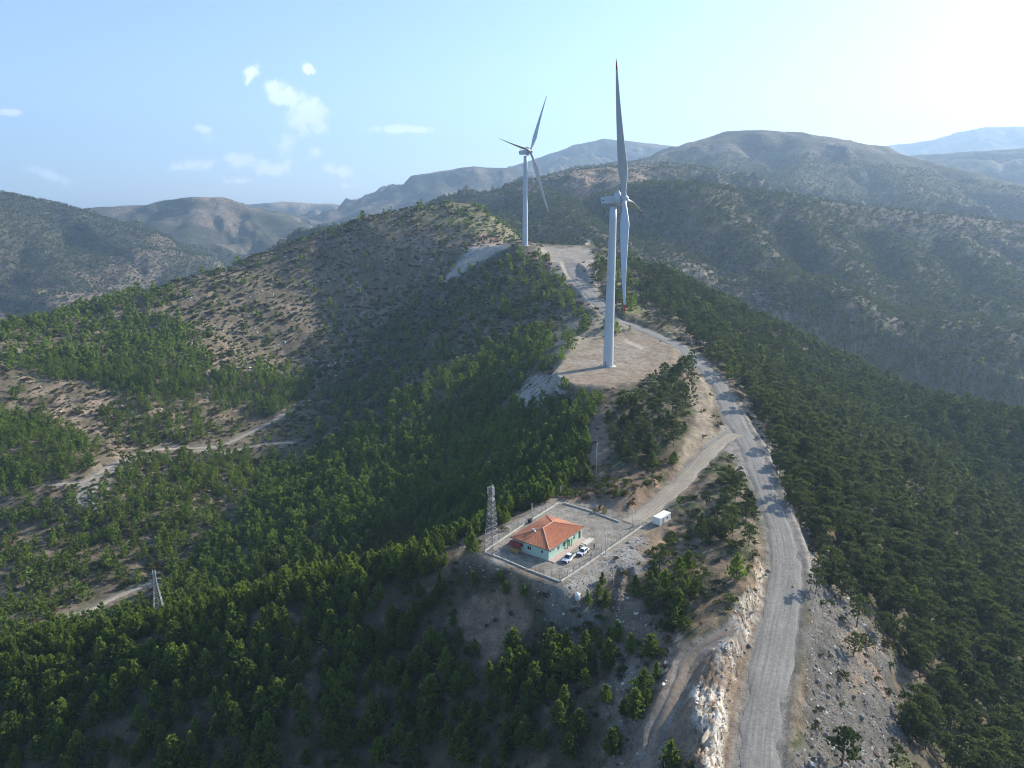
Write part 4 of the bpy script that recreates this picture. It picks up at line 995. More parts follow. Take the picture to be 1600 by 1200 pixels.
# woods and scrub of the far slopes
def far_sow(F, cell, d0, d1, seed, key, h0, h1, name, label, power=1.0, w=(1.1, 1.6)):
    x, y, z, rs = sow(F, cell, d0, d1, seed, h1, power)
    scatter_object(name, key, x, y, z - .3, rs.uniform(h0, h1, len(x)), rs.integers(0, protos[key][1], len(x)), label, sw=rs.uniform(*w, len(x))); return len(x)
nf = [far_sow(PINE, 6.0, 1000, 1500, 51, 'old_low', 6, 10, 'valley_pine_forest', 'pine woods in the valley and on the slope behind it'),
      far_sow(BUSH, 6.5, 1000, 1500, 52, 'bush_low', 2.2, 4.5, 'valley_scrub', 'scrub on the opposite slopes'),
      far_sow(PINE, 8.5, 1500, 2700, 53, 'old_low', 4, 8, 'mountain_forest', 'woods on the nearer mountain sides', w=(1.2, 1.7)),
      far_sow(BUSH, 10, 1500, 2700, 54, 'bush_low', 2.5, 5, 'mountain_scrub', 'scrub on the nearer mountain sides')]
print('far', nf)
# stones
STONE = np.zeros(GZ.shape); WHITE = np.zeros(GZ.shape)
for poly, v, d1 in [([(1255,870),(1290,900),(1370,980),(1400,1040),(1400,1210),(1225,1210),(1250,1050),(1262,980)], .8, 260), ([(1185,860),(1205,870),(1205,1000),(1160,1100),(1150,1210),(1100,1210),(1140,1000)], .7, 260),
                ([(880,905),(960,850),(1010,835),(1020,870),(960,905),(950,1000),(930,1210),(1000,1210),(1010,1000),(980,900),(900,940)], .55, 260), ([(860,900),(930,930),(945,1040),(890,1000),(820,930)], .5, 260),
                ([(800,640),(830,590),(868,575),(900,604),(950,610),(945,640),(880,625)], .5, 460), ([(1165,625),(1200,680),(1225,760),(1270,850),(1285,900),(1255,880),(1225,780),(1190,700),(1150,630)], .5, 400),
                ([(1000,790),(1060,725),(1085,745),(1050,800)], .4, 300), ([(740,840),(700,890),(780,905),(830,900),(770,870)], .45, 300), ([(110,765),(215,712),(175,745),(150,800),(120,810)], .4, 620)]:
    STONE = np.maximum(STONE, region(poly, 0, d1, 5) * v)
STONE *= 1 - smooth(.3, .7, ROADW)
for poly in ([(1182,888),(1192,900),(1192,940),(1165,955),(1152,940),(1170,915)], [(1150,950),(1190,950),(1180,1000),(1120,1060),(1120,1010)], [(1090,1080),(1135,1080),(1130,1130),(1125,1195),(1090,1210),(1085,1120)], [(1050,1010),(1058,1020),(1040,1080),(1028,1090),(1035,1050)]):
    WHITE = np.maximum(WHITE, region(poly, 0, 240, 3))
WHITE *= 1 - smooth(.5, .8, ROADW)
x, y, z, rs = sow(STONE, .62, 95, 260, 61, 1); scatter_object('rubble', 'rocks', x, y, z - .02, np.clip(rs.lognormal(-1.15, .55, len(x)), .12, 1.5), rs.integers(0, 10, len(x)), 'grey broken stones spilling down the slopes beside the road', tilt=.5); n1 = len(x)
x, y, z, rs = sow(STONE, 1.1, 260, 620, 62, 1); scatter_object('distant_rubble', 'rocks', x, y, z - .02, np.clip(rs.lognormal(-.9, .5, len(x)), .2, 1.5), rs.integers(0, 10, len(x)), 'pale broken stones below the turbine pad and along the track', tilt=.5)
x, y, z, rs = sow(WHITE, 1.0, 95, 240, 63, 1); scatter_object('white_rock_debris', 'white_rocks', x, y, z - .08, np.clip(rs.lognormal(-.75, .5, len(x)), .2, 1.6), rs.integers(0, 10, len(x)), 'white broken rock in the road cutting', tilt=.45, turn=RAD(-35)); print('stones', n1, len(x))
OUT = BUSH * 0 + region([(60,500),(400,395),(690,320),(790,370),(690,430),(520,600),(300,680),(60,640)], 400, 1150, 10) * .5 * smooth(.25, .5, fbm(GX / 20, GY / 20, 222, 2))
x, y, z, rs = sow(OUT, 3.2, 400, 1150, 64, 2); scatter_object('hillside_outcrops', 'rocks', x, y, z - .2, rs.uniform(1, 3.2, len(x)), rs.integers(0, 10, len(x)), 'grey rock outcrops on the left hill', tilt=.4)

# ------------------------------------------------------------------ wind turbines
M_tow = mat('turbine_white', (.50,.55,.60), .45, noise=.04, nscale=.15, spec=.4); M_red = mat('blade_red', (.45,.03,.02), .45)
M_conc = mat('concrete', (.42,.40,.37), .9, noise=.2, nscale=1.5, bump=.3); M_dark = mat('dark_metal', (.05,.055,.06), .5); M_grey = mat('grey_metal', (.35,.36,.37), .5, .3)
def turbine(name, base, az, phase, label, H=84.3, R=66.5, r0=2.75, r1=1.75, mirror=1):
    t = empty(name, base); tag(t, label, 'wind turbine', 'wind turbines along the ridge')
    m = MB(); m.lathe([(r0*1.0, 0), (r0, 1)] + [(r0 + (r1 - r0) * k / 12, 1 + (H - 2.2) * k / 12) for k in range(1, 13)], 40); tw = m.build('tower', M_tow, t)
    for f in (.27, .55, .8):
        q = MB(); rr = r0 + (r1 - r0) * f; q.lathe([(rr + .06, H*f - .12), (rr + .06, H*f + .12)], 40); q.build('flange', M_tow, tw)
    m = MB(); m.lathe([(r0 + 1.6, -1.2), (r0 + 1.6, .12), (r0 + .5, .3), (r0 + .25, .55)], 36); m.build('foundation', M_conc, t)
    da = math.radians(-140) - az
    m = MB(); m.box(-.5, .5, -.12, .12, 0, 2.3); d = m.build('door', M_grey, tw, (r0 * math.sin(RAD(215)) * .99, r0 * math.cos(RAD(215)) * .99, .9), (0, 0, RAD(-215)), bevel=.05)
    m = MB(); m.box(-.7, .7, -.1, 1.2, -.12, 0); m.box(-.7, .7, .9, 2.4, -.5, -.38); m.build('steps', M_grey, d)
    # nacelle frame: +x is the rotor axis
    tilt = RAD(5); Rz = Matrix.Rotation(PI / 2 - az, 4, 'Z'); Ry = Matrix.Rotation(-tilt, 4, 'Y'); Rt = Rz @ Ry
    top = Vector((0, 0, H + .3)); X = Matrix.Translation(top) @ Rt
    m = MB()
    def sec(x, w, h, zc, c=.45):   # rounded rectangle section
        return [(x, s1 * (w - c * (k == 1)), zc + s2 * (h - c * (k == 0))) for s1, s2, k in ((1,-1,0),(1,-1,1),(-1,-1,1),(-1,-1,0))] and \
               [(x,  w, zc - h + c), (x,  w - c, zc - h), (x, -w + c, zc - h), (x, -w, zc - h + c), (x, -w, zc + h - c), (x, -w + c, zc + h), (x, w - c, zc + h), (x, w, zc + h - c)]
    secs = [sec(-6.2, 1.2, 1.3, 2.1), sec(-5.8, 1.75, 1.75, 2.0), sec(-2.5, 1.95, 1.95, 1.9), sec(1.6, 1.95, 1.95, 1.9)]
    vs = [v for q in secs for v in q]; fs = [tuple(range(8))[::-1], tuple(range(24, 32))] + [(j*8 + k, j*8 + (k+1) % 8, (j+1)*8 + (k+1) % 8, (j+1)*8 + k) for j in range(3) for k in range(8)]
    m.add([X @ Vector(v) for v in vs], fs); nac = m.build('nacelle', M_tow, t)
    m = MB(); Xa = X @ Matrix.Rotation(PI / 2, 4, 'Y')
    Xg = X @ Matrix.Translation((0, 0, 2.0)) @ Matrix.Rotation(PI / 2, 4, 'Y')
    m.lathe([(2.0, .8), (3.3, 1.0), (3.45, 1.3), (3.45, 3.4), (3.3, 3.7), (2.2, 3.9)], 36, Xg); m.build('generator', M_tow, t)
    m = MB(); m.add([X @ Vector(v) for v in [(x, y, z) for x in (1.2, 3.2) for y in (-1.3, 1.3) for z in (5.35, 6.2)]], [(0,1,3,2),(4,6,7,5),(0,4,5,1),(2,3,7,6),(0,2,6,4),(1,5,7,3)]); m.build('cooler', M_tow, nac)
    m = MB(); m.bar(X @ Vector((-4.9, .6, 3.7)), X @ Vector((-4.9, .6, 5.0)), .06); m.bar(X @ Vector((-4.9, -.6, 3.7)), X @ Vector((-4.9, -.6, 4.8)), .06); m.bar(X @ Vector((-5.2, -.6, 4.8)), X @ Vector((-4.6, -.6, 4.8)), .12); m.build('wind_vane', M_dark, nac)
    m = MB(); m.lathe([(.35, -.02), (.35, .05)], 16, X @ Matrix.Translation((-4.9, -1.86, 2.0)) @ Matrix.Rotation(PI / 2, 4, 'X')); m.build('vent', M_dark, nac)
    hub = X @ Vector((5.6, 0, 2.05))
    m = MB(); m.lathe([(1.7, 4.0), (2.05, 4.5), (2.15, 5.4), (2.0, 6.2), (1.6, 6.9), (.95, 7.5), (.3, 7.75), (.02, 7.78)], 32, Xg); m.build('hub', M_tow, t)
    A = (Rt @ Vector((1, 0, 0))).normalized(); U = (Rt @ Vector((0, 0, 1))).normalized(); Hh = (Rt @ Vector((0, 1, 0))).normalized()
    NS, NP = 26, 14
    for b in range(3):
        ph = phase + b * 2 * PI / 3; e = U * math.cos(ph) + Hh * math.sin(ph) * mirror; T = e.cross(A).normalized()
        rings = []
        for k in range(NS + 1):
            s = k / NS; rr = 1.2 + (R - 1.2) * s
            if s < .04: ch, th = 2.5, 2.5
            elif s < .22: q = (s - .04) / .18; q = q*q*(3-2*q); ch = 2.5 + 1.9 * q; th = 2.5 - 1.6 * q
            else: q = (s - .22) / .78; ch = 4.4 * (1 - q) ** .85 * (1 - .18 * q) + .35 * (q < 1) ; th = max(.06, .9 * (1 - q) ** 1.1)
            tw_ = RAD(14) * (1 - s) ** 2 - RAD(4); off = 2.6 * s * s; le = .5 if s < .06 else .36
            cdir = A * math.cos(tw_) + T * math.sin(tw_); tdir = T * math.cos(tw_) - A * math.sin(tw_)
            ring = []
            for p in range(NP):
                an = 2 * PI * p / NP; c = math.cos(an); sn = math.sin(an)
                sharp = 1 if s < .06 else (.25 + .75 * (c + 1) / 2) ** .8     # thin trailing edge
                ring.append(hub + e * rr + A * off + cdir * (ch * (.5 * c + (.5 - le))) + tdir * (th * .5 * sn * sharp))
            rings.append(ring)
        def loft(k0, k1, nm, m_, par):
            q = MB(); n = NP; vs = [v for ring in rings[k0:k1 + 1] for v in ring]; L_ = k1 - k0
            q.add(vs, [(j*n + i, j*n + (i+1) % n, (j+1)*n + (i+1) % n, (j+1)*n + i) for j in range(L_) for i in range(n)], 0, True)
            q.add(rings[k0], [tuple(range(n))[::-1]]); q.add(rings[k1], [tuple(range(n))]); return q.build(nm, m_, par)
        bl = loft(0, NS - 2, 'blade', M_tow, t); loft(NS - 2, NS, 'blade_tip', M_red, bl)
    return t
TP1 = (51.57, 372.0, -84.25)
turbine('wind_turbine', TP1, RAD(106), RAD(23), 'nearer white wind turbine standing on the round gravel pad, its long blade pointing straight up', mirror=-1)
turbine('wind_turbine', TP2, RAD(118), RAD(35.5), 'farther white wind turbine beyond the bend of the ridge road, its three blades spread wide', mirror=1)

# ------------------------------------------------------------------ control building
BC = Vector((10.55, 191.85, -97.0)); BR = RAD(53.0); ZG = -97.0
M_mint = mat('mint_wall', (.40,.58,.49), .85, noise=.06, nscale=.8); M_plinth = mat('plinth', (.50,.48,.44), .9, noise=.1, nscale=1); M_pave = mat('pink_paving', (.48,.38,.33), .9, noise=.15, nscale=2)
M_whitep = mat('white_paint', (.78,.78,.76), .55); M_glass = mat('dark_glass', (.04,.05,.06), .12, spec=.6); M_wood = mat('yellow_wood', (.35,.25,.10), .8, noise=.3, nscale=3)
def tile_material():
    m = bpy.data.materials.new('clay_tiles'); m.use_nodes = True; N = m.node_tree.nodes; L = m.node_tree.links; b = N['Principled BSDF']; b.inputs['Roughness'].default_value = .8
    tc = N.new('ShaderNodeTexCoord'); n = N.new('ShaderNodeTexNoise'); n.inputs['Scale'].default_value = .9; n.inputs['Detail'].default_value = 8; n.inputs['Roughness'].default_value = .7; L.new(tc.outputs['Object'], n.inputs['Vector'])
    cr = N.new('ShaderNodeValToRGB'); cr.color_ramp.elements[0].position = .3; cr.color_ramp.elements[0].color = (.42,.15,.07,1); cr.color_ramp.elements[1].position = .72; cr.color_ramp.elements[1].color = (.62,.26,.14,1)
    L.new(n.outputs[0], cr.inputs[0]); L.new(cr.outputs[0], b.inputs['Base Color']); return m
M_tile = tile_material(); M_ridge = mat('ridge_mortar', (.60,.34,.26), .85, noise=.1, nscale=2)
M_wallc = mat('wall_concrete', (.55,.52,.46), .9, noise=.12, nscale=1.2)
bld = empty('control_building', BC, BR); tag(bld, 'single storey mint green building with a hipped orange tile roof inside the walled yard', 'building')
HX, HY = 8.85, 6.3; WH = 3.55
# walls with real openings: one panel strip per side
def wall_side(length, openings, h=WH, z0=.35, th=.25):
    """wall in the xz plane from x=0 to length, outer face at y=0, openings (x0, x1, za, zb)"""
    m = MB(); xs = sorted({0.0, length, *[o[0] for o in openings], *[o[1] for o in openings]})
    for a, b in zip(xs[:-1], xs[1:]):
        o = [q for q in openings if q[0] <= a + 1e-6 and q[1] >= b - 1e-6]
        if not o: m.box(a, b, 0, th, z0, h)
        else:
            za, zb = o[0][2], o[0][3]
            if za > z0: m.box(a, b, 0, th, z0, za)
            m.box(a, b, 0, th, zb, h)
    return m
def window(parent, w, h, loc, rz, bars=1):
    m = MB(); f = .07
    m.box(-w/2, w/2, .06, .14, 0, f); m.box(-w/2, w/2, .06, .14, h - f, h); m.box(-w/2, -w/2 + f, .06, .14, f, h - f); m.box(w/2 - f, w/2, .06, .14, f, h - f)
    for k in range(bars): x = -w/2 + w * (k + 1) / (bars + 1); m.box(x - .03, x + .03, .07, .13, f, h - f)
    win = m.build('window', M_whitep, parent, loc, (0, 0, rz))
    m = MB(); m.box(-w/2 + f, w/2 - f, .09, .11, f, h - f); m.build('pane', M_glass, win)
    m = MB(); m.box(-w/2 - .08, w/2 + .08, -.08, .06, -.07, -.005); m.build('sill', M_plinth, win); return win
SE = [(.8, 1.3, 2.0, 2.6), (2.2, 2.7, 2.0, 2.6), (4.4, 5.6, 1.2, 2.5), (7.4, 8.6, 1.2, 2.5), (9.6, 11.2, .35, 3.0), (12.8, 14.0, 1.2, 2.5), (15.8, 17.0, .35, 2.7)]
SW = [(2.0, 3.4, 1.2, 2.5), (4.9, 6.3, 1.2, 2.5), (9.6, 10.6, 1.6, 2.5)]
NE = [(1.5, 2.9, 1.2, 2.5), (5.4, 6.8, 1.2, 2.5), (9.3, 10.7, 1.2, 2.5)]; NW = [(2, 3.4, 1.2, 2.5), (6, 7.4, 1.2, 2.5), (10, 11.4, 1.2, 2.5), (14, 15.4, 1.2, 2.5)]
for L_, ops, loc, rz in ((2*HX, SE, (-HX, -HY, 0), 0), (2*HX, NW, (HX, HY, 0), PI), (2*HY - .5, NE, (HX, -HY + .25, 0), PI/2), (2*HY - .5, SW, (-HX, HY - .25, 0), -PI/2)):
    w_ = wall_side(L_, ops).build('wall', M_mint, bld, loc, (0, 0, rz))
    for (a, b, za, zb) in ops:
        if zb - za < 2: window(w_, b - a, zb - za, ((a + b) / 2, 0, za), 0, 1 if b - a > .8 else 0)
def door(parent, w, h, x, m_):
    d = MB(); d.box(-w/2, w/2, .08, .14, 0, h); o = d.build('door', m_, parent, (x, 0, .36))
    q = MB(); q.box(-w/2 + .12, w/2 - .12, .06, .079, h * .55, h - .15); q.build('pane', M_glass, o)
    q = MB(); q.bar((w*.35, .0, 1.0), (w*.35, .0, 1.25), .03); q.build('handle', M_grey, o)
sewall = bld.children[0]
M_greend = mat('green_door', (.20,.33,.14), .6); door(sewall, 1.6, 2.6, 10.4, M_greend); door(sewall, 1.2, 2.3, 16.4, M_dark)
m = MB(); m.box(-HX - .12, HX + .12, -HY - .12, HY + .12, -.5, .35); m.build('plinth', M_plinth, bld)
m = MB(); m.box(-HX + .3, HX - .3, -HY + .3, HY - .3, .36, .5); m.build('floor', M_plinth, bld)
m = MB(); m.box(-HX - .12, HX + .3, -HY - 2.0, -HY - .13, -.3, .16); m.build('walkway', M_pave, bld)
m = MB(); m.box(HX - 3.4, HX + 1.2, -HY - 3.7, -HY - 2.02, -.3, .3); m.build('terrace', M_wallc, bld)
m = MB(); m.box(HX - 4.2, HX - 3.41, -HY - 3.4, -HY - 2.1, -.3, .15); m.build('step', M_wallc, bld)
for k, x in enumerate((9.3, 11.5)): m = MB(); m.box(x - .1, x + .1, -.5, -.28, .17, 3.3); m.build('pillar', M_greend, bld, (-HX, -HY, 0))
m = MB(); m.box(9.1, 11.7, -1.0, -.01, 3.05, 3.2); m.build('porch_roof', M_mint, bld, (-HX, -HY, 0))
# roof: four slopes built of tile courses
EX, EY, RL, RZ = 9.39, 6.83, 2.55, 2.15; Z0 = WH + .02
def slope_surface(a, b, c, d, courses, width, parent, nm):
    """a-b eave, d-c top edge; each course a thin lipped strip with corrugated tiles"""
    a, b, c, d = map(Vector, (a, b, c, d)); q = MB(); nrm = (b - a).cross(d - a).normalized(); lift = .05
    for k in range(courses):
        f0, f1 = k / courses, (k + 1) / courses; p0, p1 = a.lerp(d, f0), b.lerp(c, f0); q0, q1 = a.lerp(d, f1), b.lerp(c, f1)
        n = max(2, int((p1 - p0).length / width)); vs = []
        for i in range(n + 1):
            t = i / n; w = .035 * math.cos(PI * i)
            vs.append(p0.lerp(p1, t) + nrm * (lift + w + .03)); vs.append(q0.lerp(q1, t) + nrm * (w)); vs.append(p0.lerp(p1, t) + nrm * (-.02))
        q.add(vs, [(3*i, 3*i + 3, 3*i + 4, 3*i + 1) for i in range(n)] + [(3*i + 2, 3*i + 5, 3*i + 3, 3*i) for i in range(n)])
    o = q.build(nm, M_tile, parent); return o
A_, B_, C_, D_ = (-EX, -EY, Z0), (EX, -EY, Z0), (EX, EY, Z0), (-EX, EY, Z0); R0, R1 = (-RL, 0, Z0 + RZ), (RL, 0, Z0 + RZ)
roof = MB().add([Vector(v) - Vector((0, 0, .06)) for v in (A_, B_, C_, D_, R0, R1)], [(0,1,5,4),(1,2,5),(2,3,4,5),(3,0,4),(3,2,1,0)]).build('roof', M_tile, bld)
slope_surface(A_, B_, R1, R0, 20, .17, roof, 'tile_courses'); slope_surface(B_, C_, R1, R1, 20, .17, roof, 'tile_courses'); slope_surface(C_, D_, R0, R1, 20, .17, roof, 'tile_courses'); slope_surface(D_, A_, R0, R0, 20, .17, roof, 'tile_courses')
for p, q in ((A_, R0), (B_, R1), (C_, R1), (D_, R0), (R0, R1)):
    m = MB(); p = Vector(p) + Vector((0,0,.10)); q = Vector(q) + Vector((0,0,.10)); m.bar(p, q, .15, 6); m.build('ridge_cap', M_ridge, roof)
for p, q in ((A_, B_), (B_, C_), (C_, D_), (D_, A_)):
    p = Vector(p); q = Vector(q); m = MB(); dd = (q - p).normalized(); nn = Vector((dd.y, -dd.x, 0)) * .06
    m.bar(p + nn + dd*.07 - Vector((0,0,.1)), q + nn - dd*.07 - Vector((0,0,.1)), .09, 4); m.build('gutter', mat('gutter_brown', (.16,.08,.06), .6), roof)
m = MB(); m.box(-.35, .35, -.35, .35, -.3, .7); m.box(-.45, .45, -.45, .45, .7, .8); m.build('chimney', M_grey, roof, (-4.6, 2.0, Z0 + 1.35))
m = MB(); m.lathe([(.02, 0), (.3, .06), (.45, .2)], 16, Matrix.Rotation(RAD(50), 4, 'X')); m.bar((0,0,-.6), (0,0,0), .04); m.build('satellite_dish', M_grey, roof, (-5.4, 1.0, Z0 + 1.9))
# little shed against the shaded wall
sp = PZ(808, 861, -97); shed = empty('garden_shed', (sp[0] - .3, sp[1] + .1, ZG), BR); tag(shed, 'small shed with a dark red roof standing against the shaded end wall', 'shed')
M_redr = mat('dark_red_sheet', (.22,.035,.03), .6)
m = MB(); m.add([(-1.7,-1.9,2.15),(1.6,-1.9,2.15),(1.6,1.9,2.15),(-1.7,1.9,2.15),(-.05,-1.9,2.9),(-.05,1.9,2.9)], [(0,4,5,3),(4,1,2,5),(0,1,4),(2,3,5),(0,3,2,1)]); m.build('roof', M_redr, shed)
for x in (-1.4, 1.35):
    for y in (-1.6, 1.6): m = MB(); m.box(x - .06, x + .06, y - .06, y + .06, 0, 2.14); m.build('post', M_wood, shed)
for k in range(9): m = MB(); m.box(-1.38, -1.32, -1.5 + k * .33, -1.2 + k * .33, .1, 1.5); m.build('board', M_wood, shed)
m = MB(); m.box(-1.0, 1.0, -1.3, 1.3, .05, 1.1); m.build('counter', M_wood, shed)
# yard walls, fence posts and wire
M_post = mat('fence_post', (.20,.22,.20), .6); M_wire = mat('fence_wire', (.22,.25,.23), .6)
def yard_wall(pixels, label, fence=True, wh=.38, z=ZG, step=2.6, fh=1.9):
    pts = [Vector(PZ(x, y, z)) for x, y in pixels]; base = pts[0].copy(); t = empty('yard_wall', base); tag(t, label, 'wall', 'low walls round the yard')
    for a, b in zip(pts[:-1], pts[1:]):
        a = a - base; b = b - base; d = (b - a); L_ = d.length; an = math.atan2(d.y, d.x)
        m = MB(); m.box(-.10, L_ + .10, -.11, .11, -.8, wh); m.box(-.12, L_ + .12, -.14, .14, wh, wh + .05); m.build('wall_segment', M_wallc, t, a, (0, 0, an))
        if fence:
            n = max(1, round(L_ / step))
            for k in range(n + 1):
                q = MB(); q.box(-.045, .045, -.045, .045, wh + .07, wh + fh); q.build('fence_post', M_post, t, a + d * (k / n), (0, 0, an))
            q = MB()
            for j in range(7): q.bar((0, 0, wh + .25 + j * .25), (L_, 0, wh + .25 + j * .25), .011, 3)
            for j in range(int(L_ / .6)): q.bar((j * .6, 0, wh + .1), (j * .6, 0, wh + fh - .1), .009, 3)
            q.build('wire_mesh', M_wire, t, a, (0, 0, an))
    return t
yard_wall([(757.5,862),(822,818)], 'low pale wall with wire fence left of the building, between mast and black bin')
yard_wall([(832,812),(872,787)], 'low pale wall with wire fence running from the black bin to the far corner')
yard_wall([(880,786.5),(925,800),(967,816)], 'low wall with wire fence on the uphill side, in front of the cable drums')
yard_wall([(1003,823),(948,861),(914,885),(877,909)], 'long pale wall with wire fence on the yard side nearest the parked cars')
yard_wall([(874,909.5),(825,891)], 'low wall with wire fence across the front corner of the yard in the light')
yard_wall([(823,890),(786,874),(758,864)], 'low kerb with fence posts in the shade between mast and building', wh=.3)
# gate
gp = Vector(PZ(990, 823, ZG)); gate = empty('yard_gate', gp, RAD(20)); tag(gate, 'grey barred metal gate standing open beside the yard entrance', 'gate')
m = MB(); 
for z in (.25, 1.9): m.bar((0, 0, z), (2.2, 0, z), .05)
for x in (0, 2.2): m.bar((x, 0, 0), (x, 0, 2.1), .07)
m.build('gate_frame', M_grey, gate)
for k in range(9): m = MB(); m.bar((.22 + k * .22, 0, .25), (.22 + k * .22, 0, 1.9), .025); m.build('bar', M_grey, gate)
def top_at(px, py, d): a, t = pix_at(px, py); return d * float(t)
def pole(name, base, h, r, m_, label, cat, lamp=False, foot=True):
    t = empty(name, base); tag(t, label, cat); q = MB(); q.bar((0,0,-.4), (0,0,h), r, 8, r2=r*.65, smooth=True); q.build('pole', m_, t)
    if foot: q = MB(); q.box(-.35, .35, -.35, .35, -.4, .15); q.build('footing', M_conc, t)
    if lamp: q = MB(); q.bar((0,0,h-.1), (-.9,0,h+.1), .04); q.box(-1.5,-.8,-.13,.13,h+.05,h+.17); q.build('lamp_head', M_grey, t)
    return t
b = Vector(hit(931, 752)); pole('radio_pole', b, top_at(931, 690, math.hypot(b.x, b.y)) - b.z, .13, M_grey, 'tall thin grey pole on the scrubby rise behind the cable drums', 'pole')
M_wpole = mat('weathered_white', (.62,.58,.55), .7)
pole('lamp_post', PZ(946, 866, ZG), 7.2, .12, M_wpole, 'pale lamp post in the yard near the long wall, right of the parked cars', 'lamp post', lamp=True)
pole('gate_post', PZ(988.5, 823, ZG), 5.6, .14, M_wpole, 'tall white post beside the open yard gate', 'post')
for (px, py), h, lab in (((831,801), 3.2, 'short white post outside the far left wall, in front of the pines'), ((876,774), 3.4, 'short white post at the far corner of the yard'), ((758.6,845), 3.6, 'short white post left of the lattice mast')):
    b = hit(px, py); pole('white_post', b, h, .16, M_wpole, lab, 'post')
# ------------------------------------------------------------------ lattice towers
def lattice(name, base, H, w0, w1, bays, m_, label, cat, rz, rleg=.09, rbr=.045, kink=None):
    t = empty(name, base, rz); tag(t, label, cat)
    def hw(z): 
        f = z / H
        if kink: return (w0 + (w1 - w0) * min(1, f / kink)) / 2 if f < kink else w1 / 2
        return (w0 + (w1 - w0) * f) / 2
    cs = [(1,1),(-1,1),(-1,-1),(1,-1)]; zs = [H * (1 - (1 - k / bays) ** 1.15) for k in range(bays + 1)]
    for sx, sy in cs:
        m = MB()
        for a, b in zip(zs[:-1], zs[1:]): m.bar((sx*hw(a), sy*hw(a), a - (.5 if a == 0 else 0)), (sx*hw(b), sy*hw(b), b), rleg * (1 - .4 * a / H), 4)
        m.build('leg', m_, t)
    for i in range(4):
        m = MB(); c0 = cs[i]; c1 = cs[(i + 1) % 4]
        for j, (a, b) in enumerate(zip(zs[:-1], zs[1:])):
            p = lambda c, z: (c[0]*hw(z), c[1]*hw(z), z)
            m.bar(p(c0, a), p(c1, b), rbr, 4); m.bar(p(c1, a), p(c0, b), rbr, 4); m.bar(p(c0, b), p(c1, b), rbr, 4)
        m.build('bracing', m_, t)
    return t, hw
M_galv = mat('galvanised_steel', (.38,.36,.36), .55, .2); M_galv2 = mat('pylon_steel', (.36,.38,.40), .55, .2)
mx_, my_ = -5.7, 183.6; zb = ground_z(mx_, my_); mast, hw = lattice('lattice_mast', (mx_, my_, zb), -75.9 - zb, 3.3, 1.0, 14, M_galv, 'pale steel lattice mast with antennas beside the yard', 'mast', BR, .08, .038)
MH = -75.9 - zb
for k, (z, a) in enumerate(((MH - .8, .3), (MH - 1.0, 2.4), (MH - .9, 4.5))):
    m = MB(); m.box(-.12, .12, -.15, .15, -1.0, 1.0); o = m.build('antenna_panel', M_wpole, mast, (1.0 * math.cos(a), 1.0 * math.sin(a), z), (0, 0, a))
for k, (z, a) in enumerate(((MH - 4.2, .5), (MH - 8.0, 3.2))):
    m = MB(); m.lathe([(.02, 0), (.45, .08), (.6, .25)], 16, Matrix.Rotation(PI/2, 4, 'Y')); m.build('dish', M_wpole, mast, (.95 * math.cos(a), .95 * math.sin(a), z), (0, 0, a))
m = MB()
for x in (-.2, .2): m.bar((hw(0) - 1.2 + x, 0, .2), (.35 + x, 0, MH), .025, 3)
for k in range(50): z = MH * (k + 1) / 52; f = z / MH; xx = (hw(0) - 1.2) * (1 - f) + .35 * f; m.bar((xx - .2, 0, z), (xx + .2, 0, z), .02, 3)
m.build('ladder', M_galv, mast)
m = MB(); m.bar((0,0,MH-.2), (0,0,MH+1.4), .05, 6); m.build('lightning_rod', M_galv, mast)
pb = PYLON; pd = 258.0; pz = ground_z(*pb); PH = top_at(243, 891, pd) - pz
pyl, hw2 = lattice('power_pylon', (pb[0], pb[1], pz), PH, 4.6, .9, 11, M_galv2, 'steel lattice power pylon rising behind the young pines of the spur', 'pylon', RAD(20), .09, .05, kink=.8)
for z, L_ in ((PH * .74, 2.3), (PH * .84, 2.1), (PH * .94, 1.9)):
    m = MB()
    for s in (-1, 1):
        for y in (-.4, .4): m.bar((0, y, z), (s * L_, 0, z + .1), .05); m.bar((0, y, z + .7), (s * L_, 0, z + .1), .04)
    m.build('cross_arm', M_galv2, pyl)
    for s in (-1, 1): q = MB(); q.lathe([(.05, 0), (.13, -.1), (.05, -.3), (.13, -.4), (.05, -.6), (.13, -.7), (.05, -.95)], 8); q.build('insulator', M_dark, pyl, (s * L_, 0, z + .05))
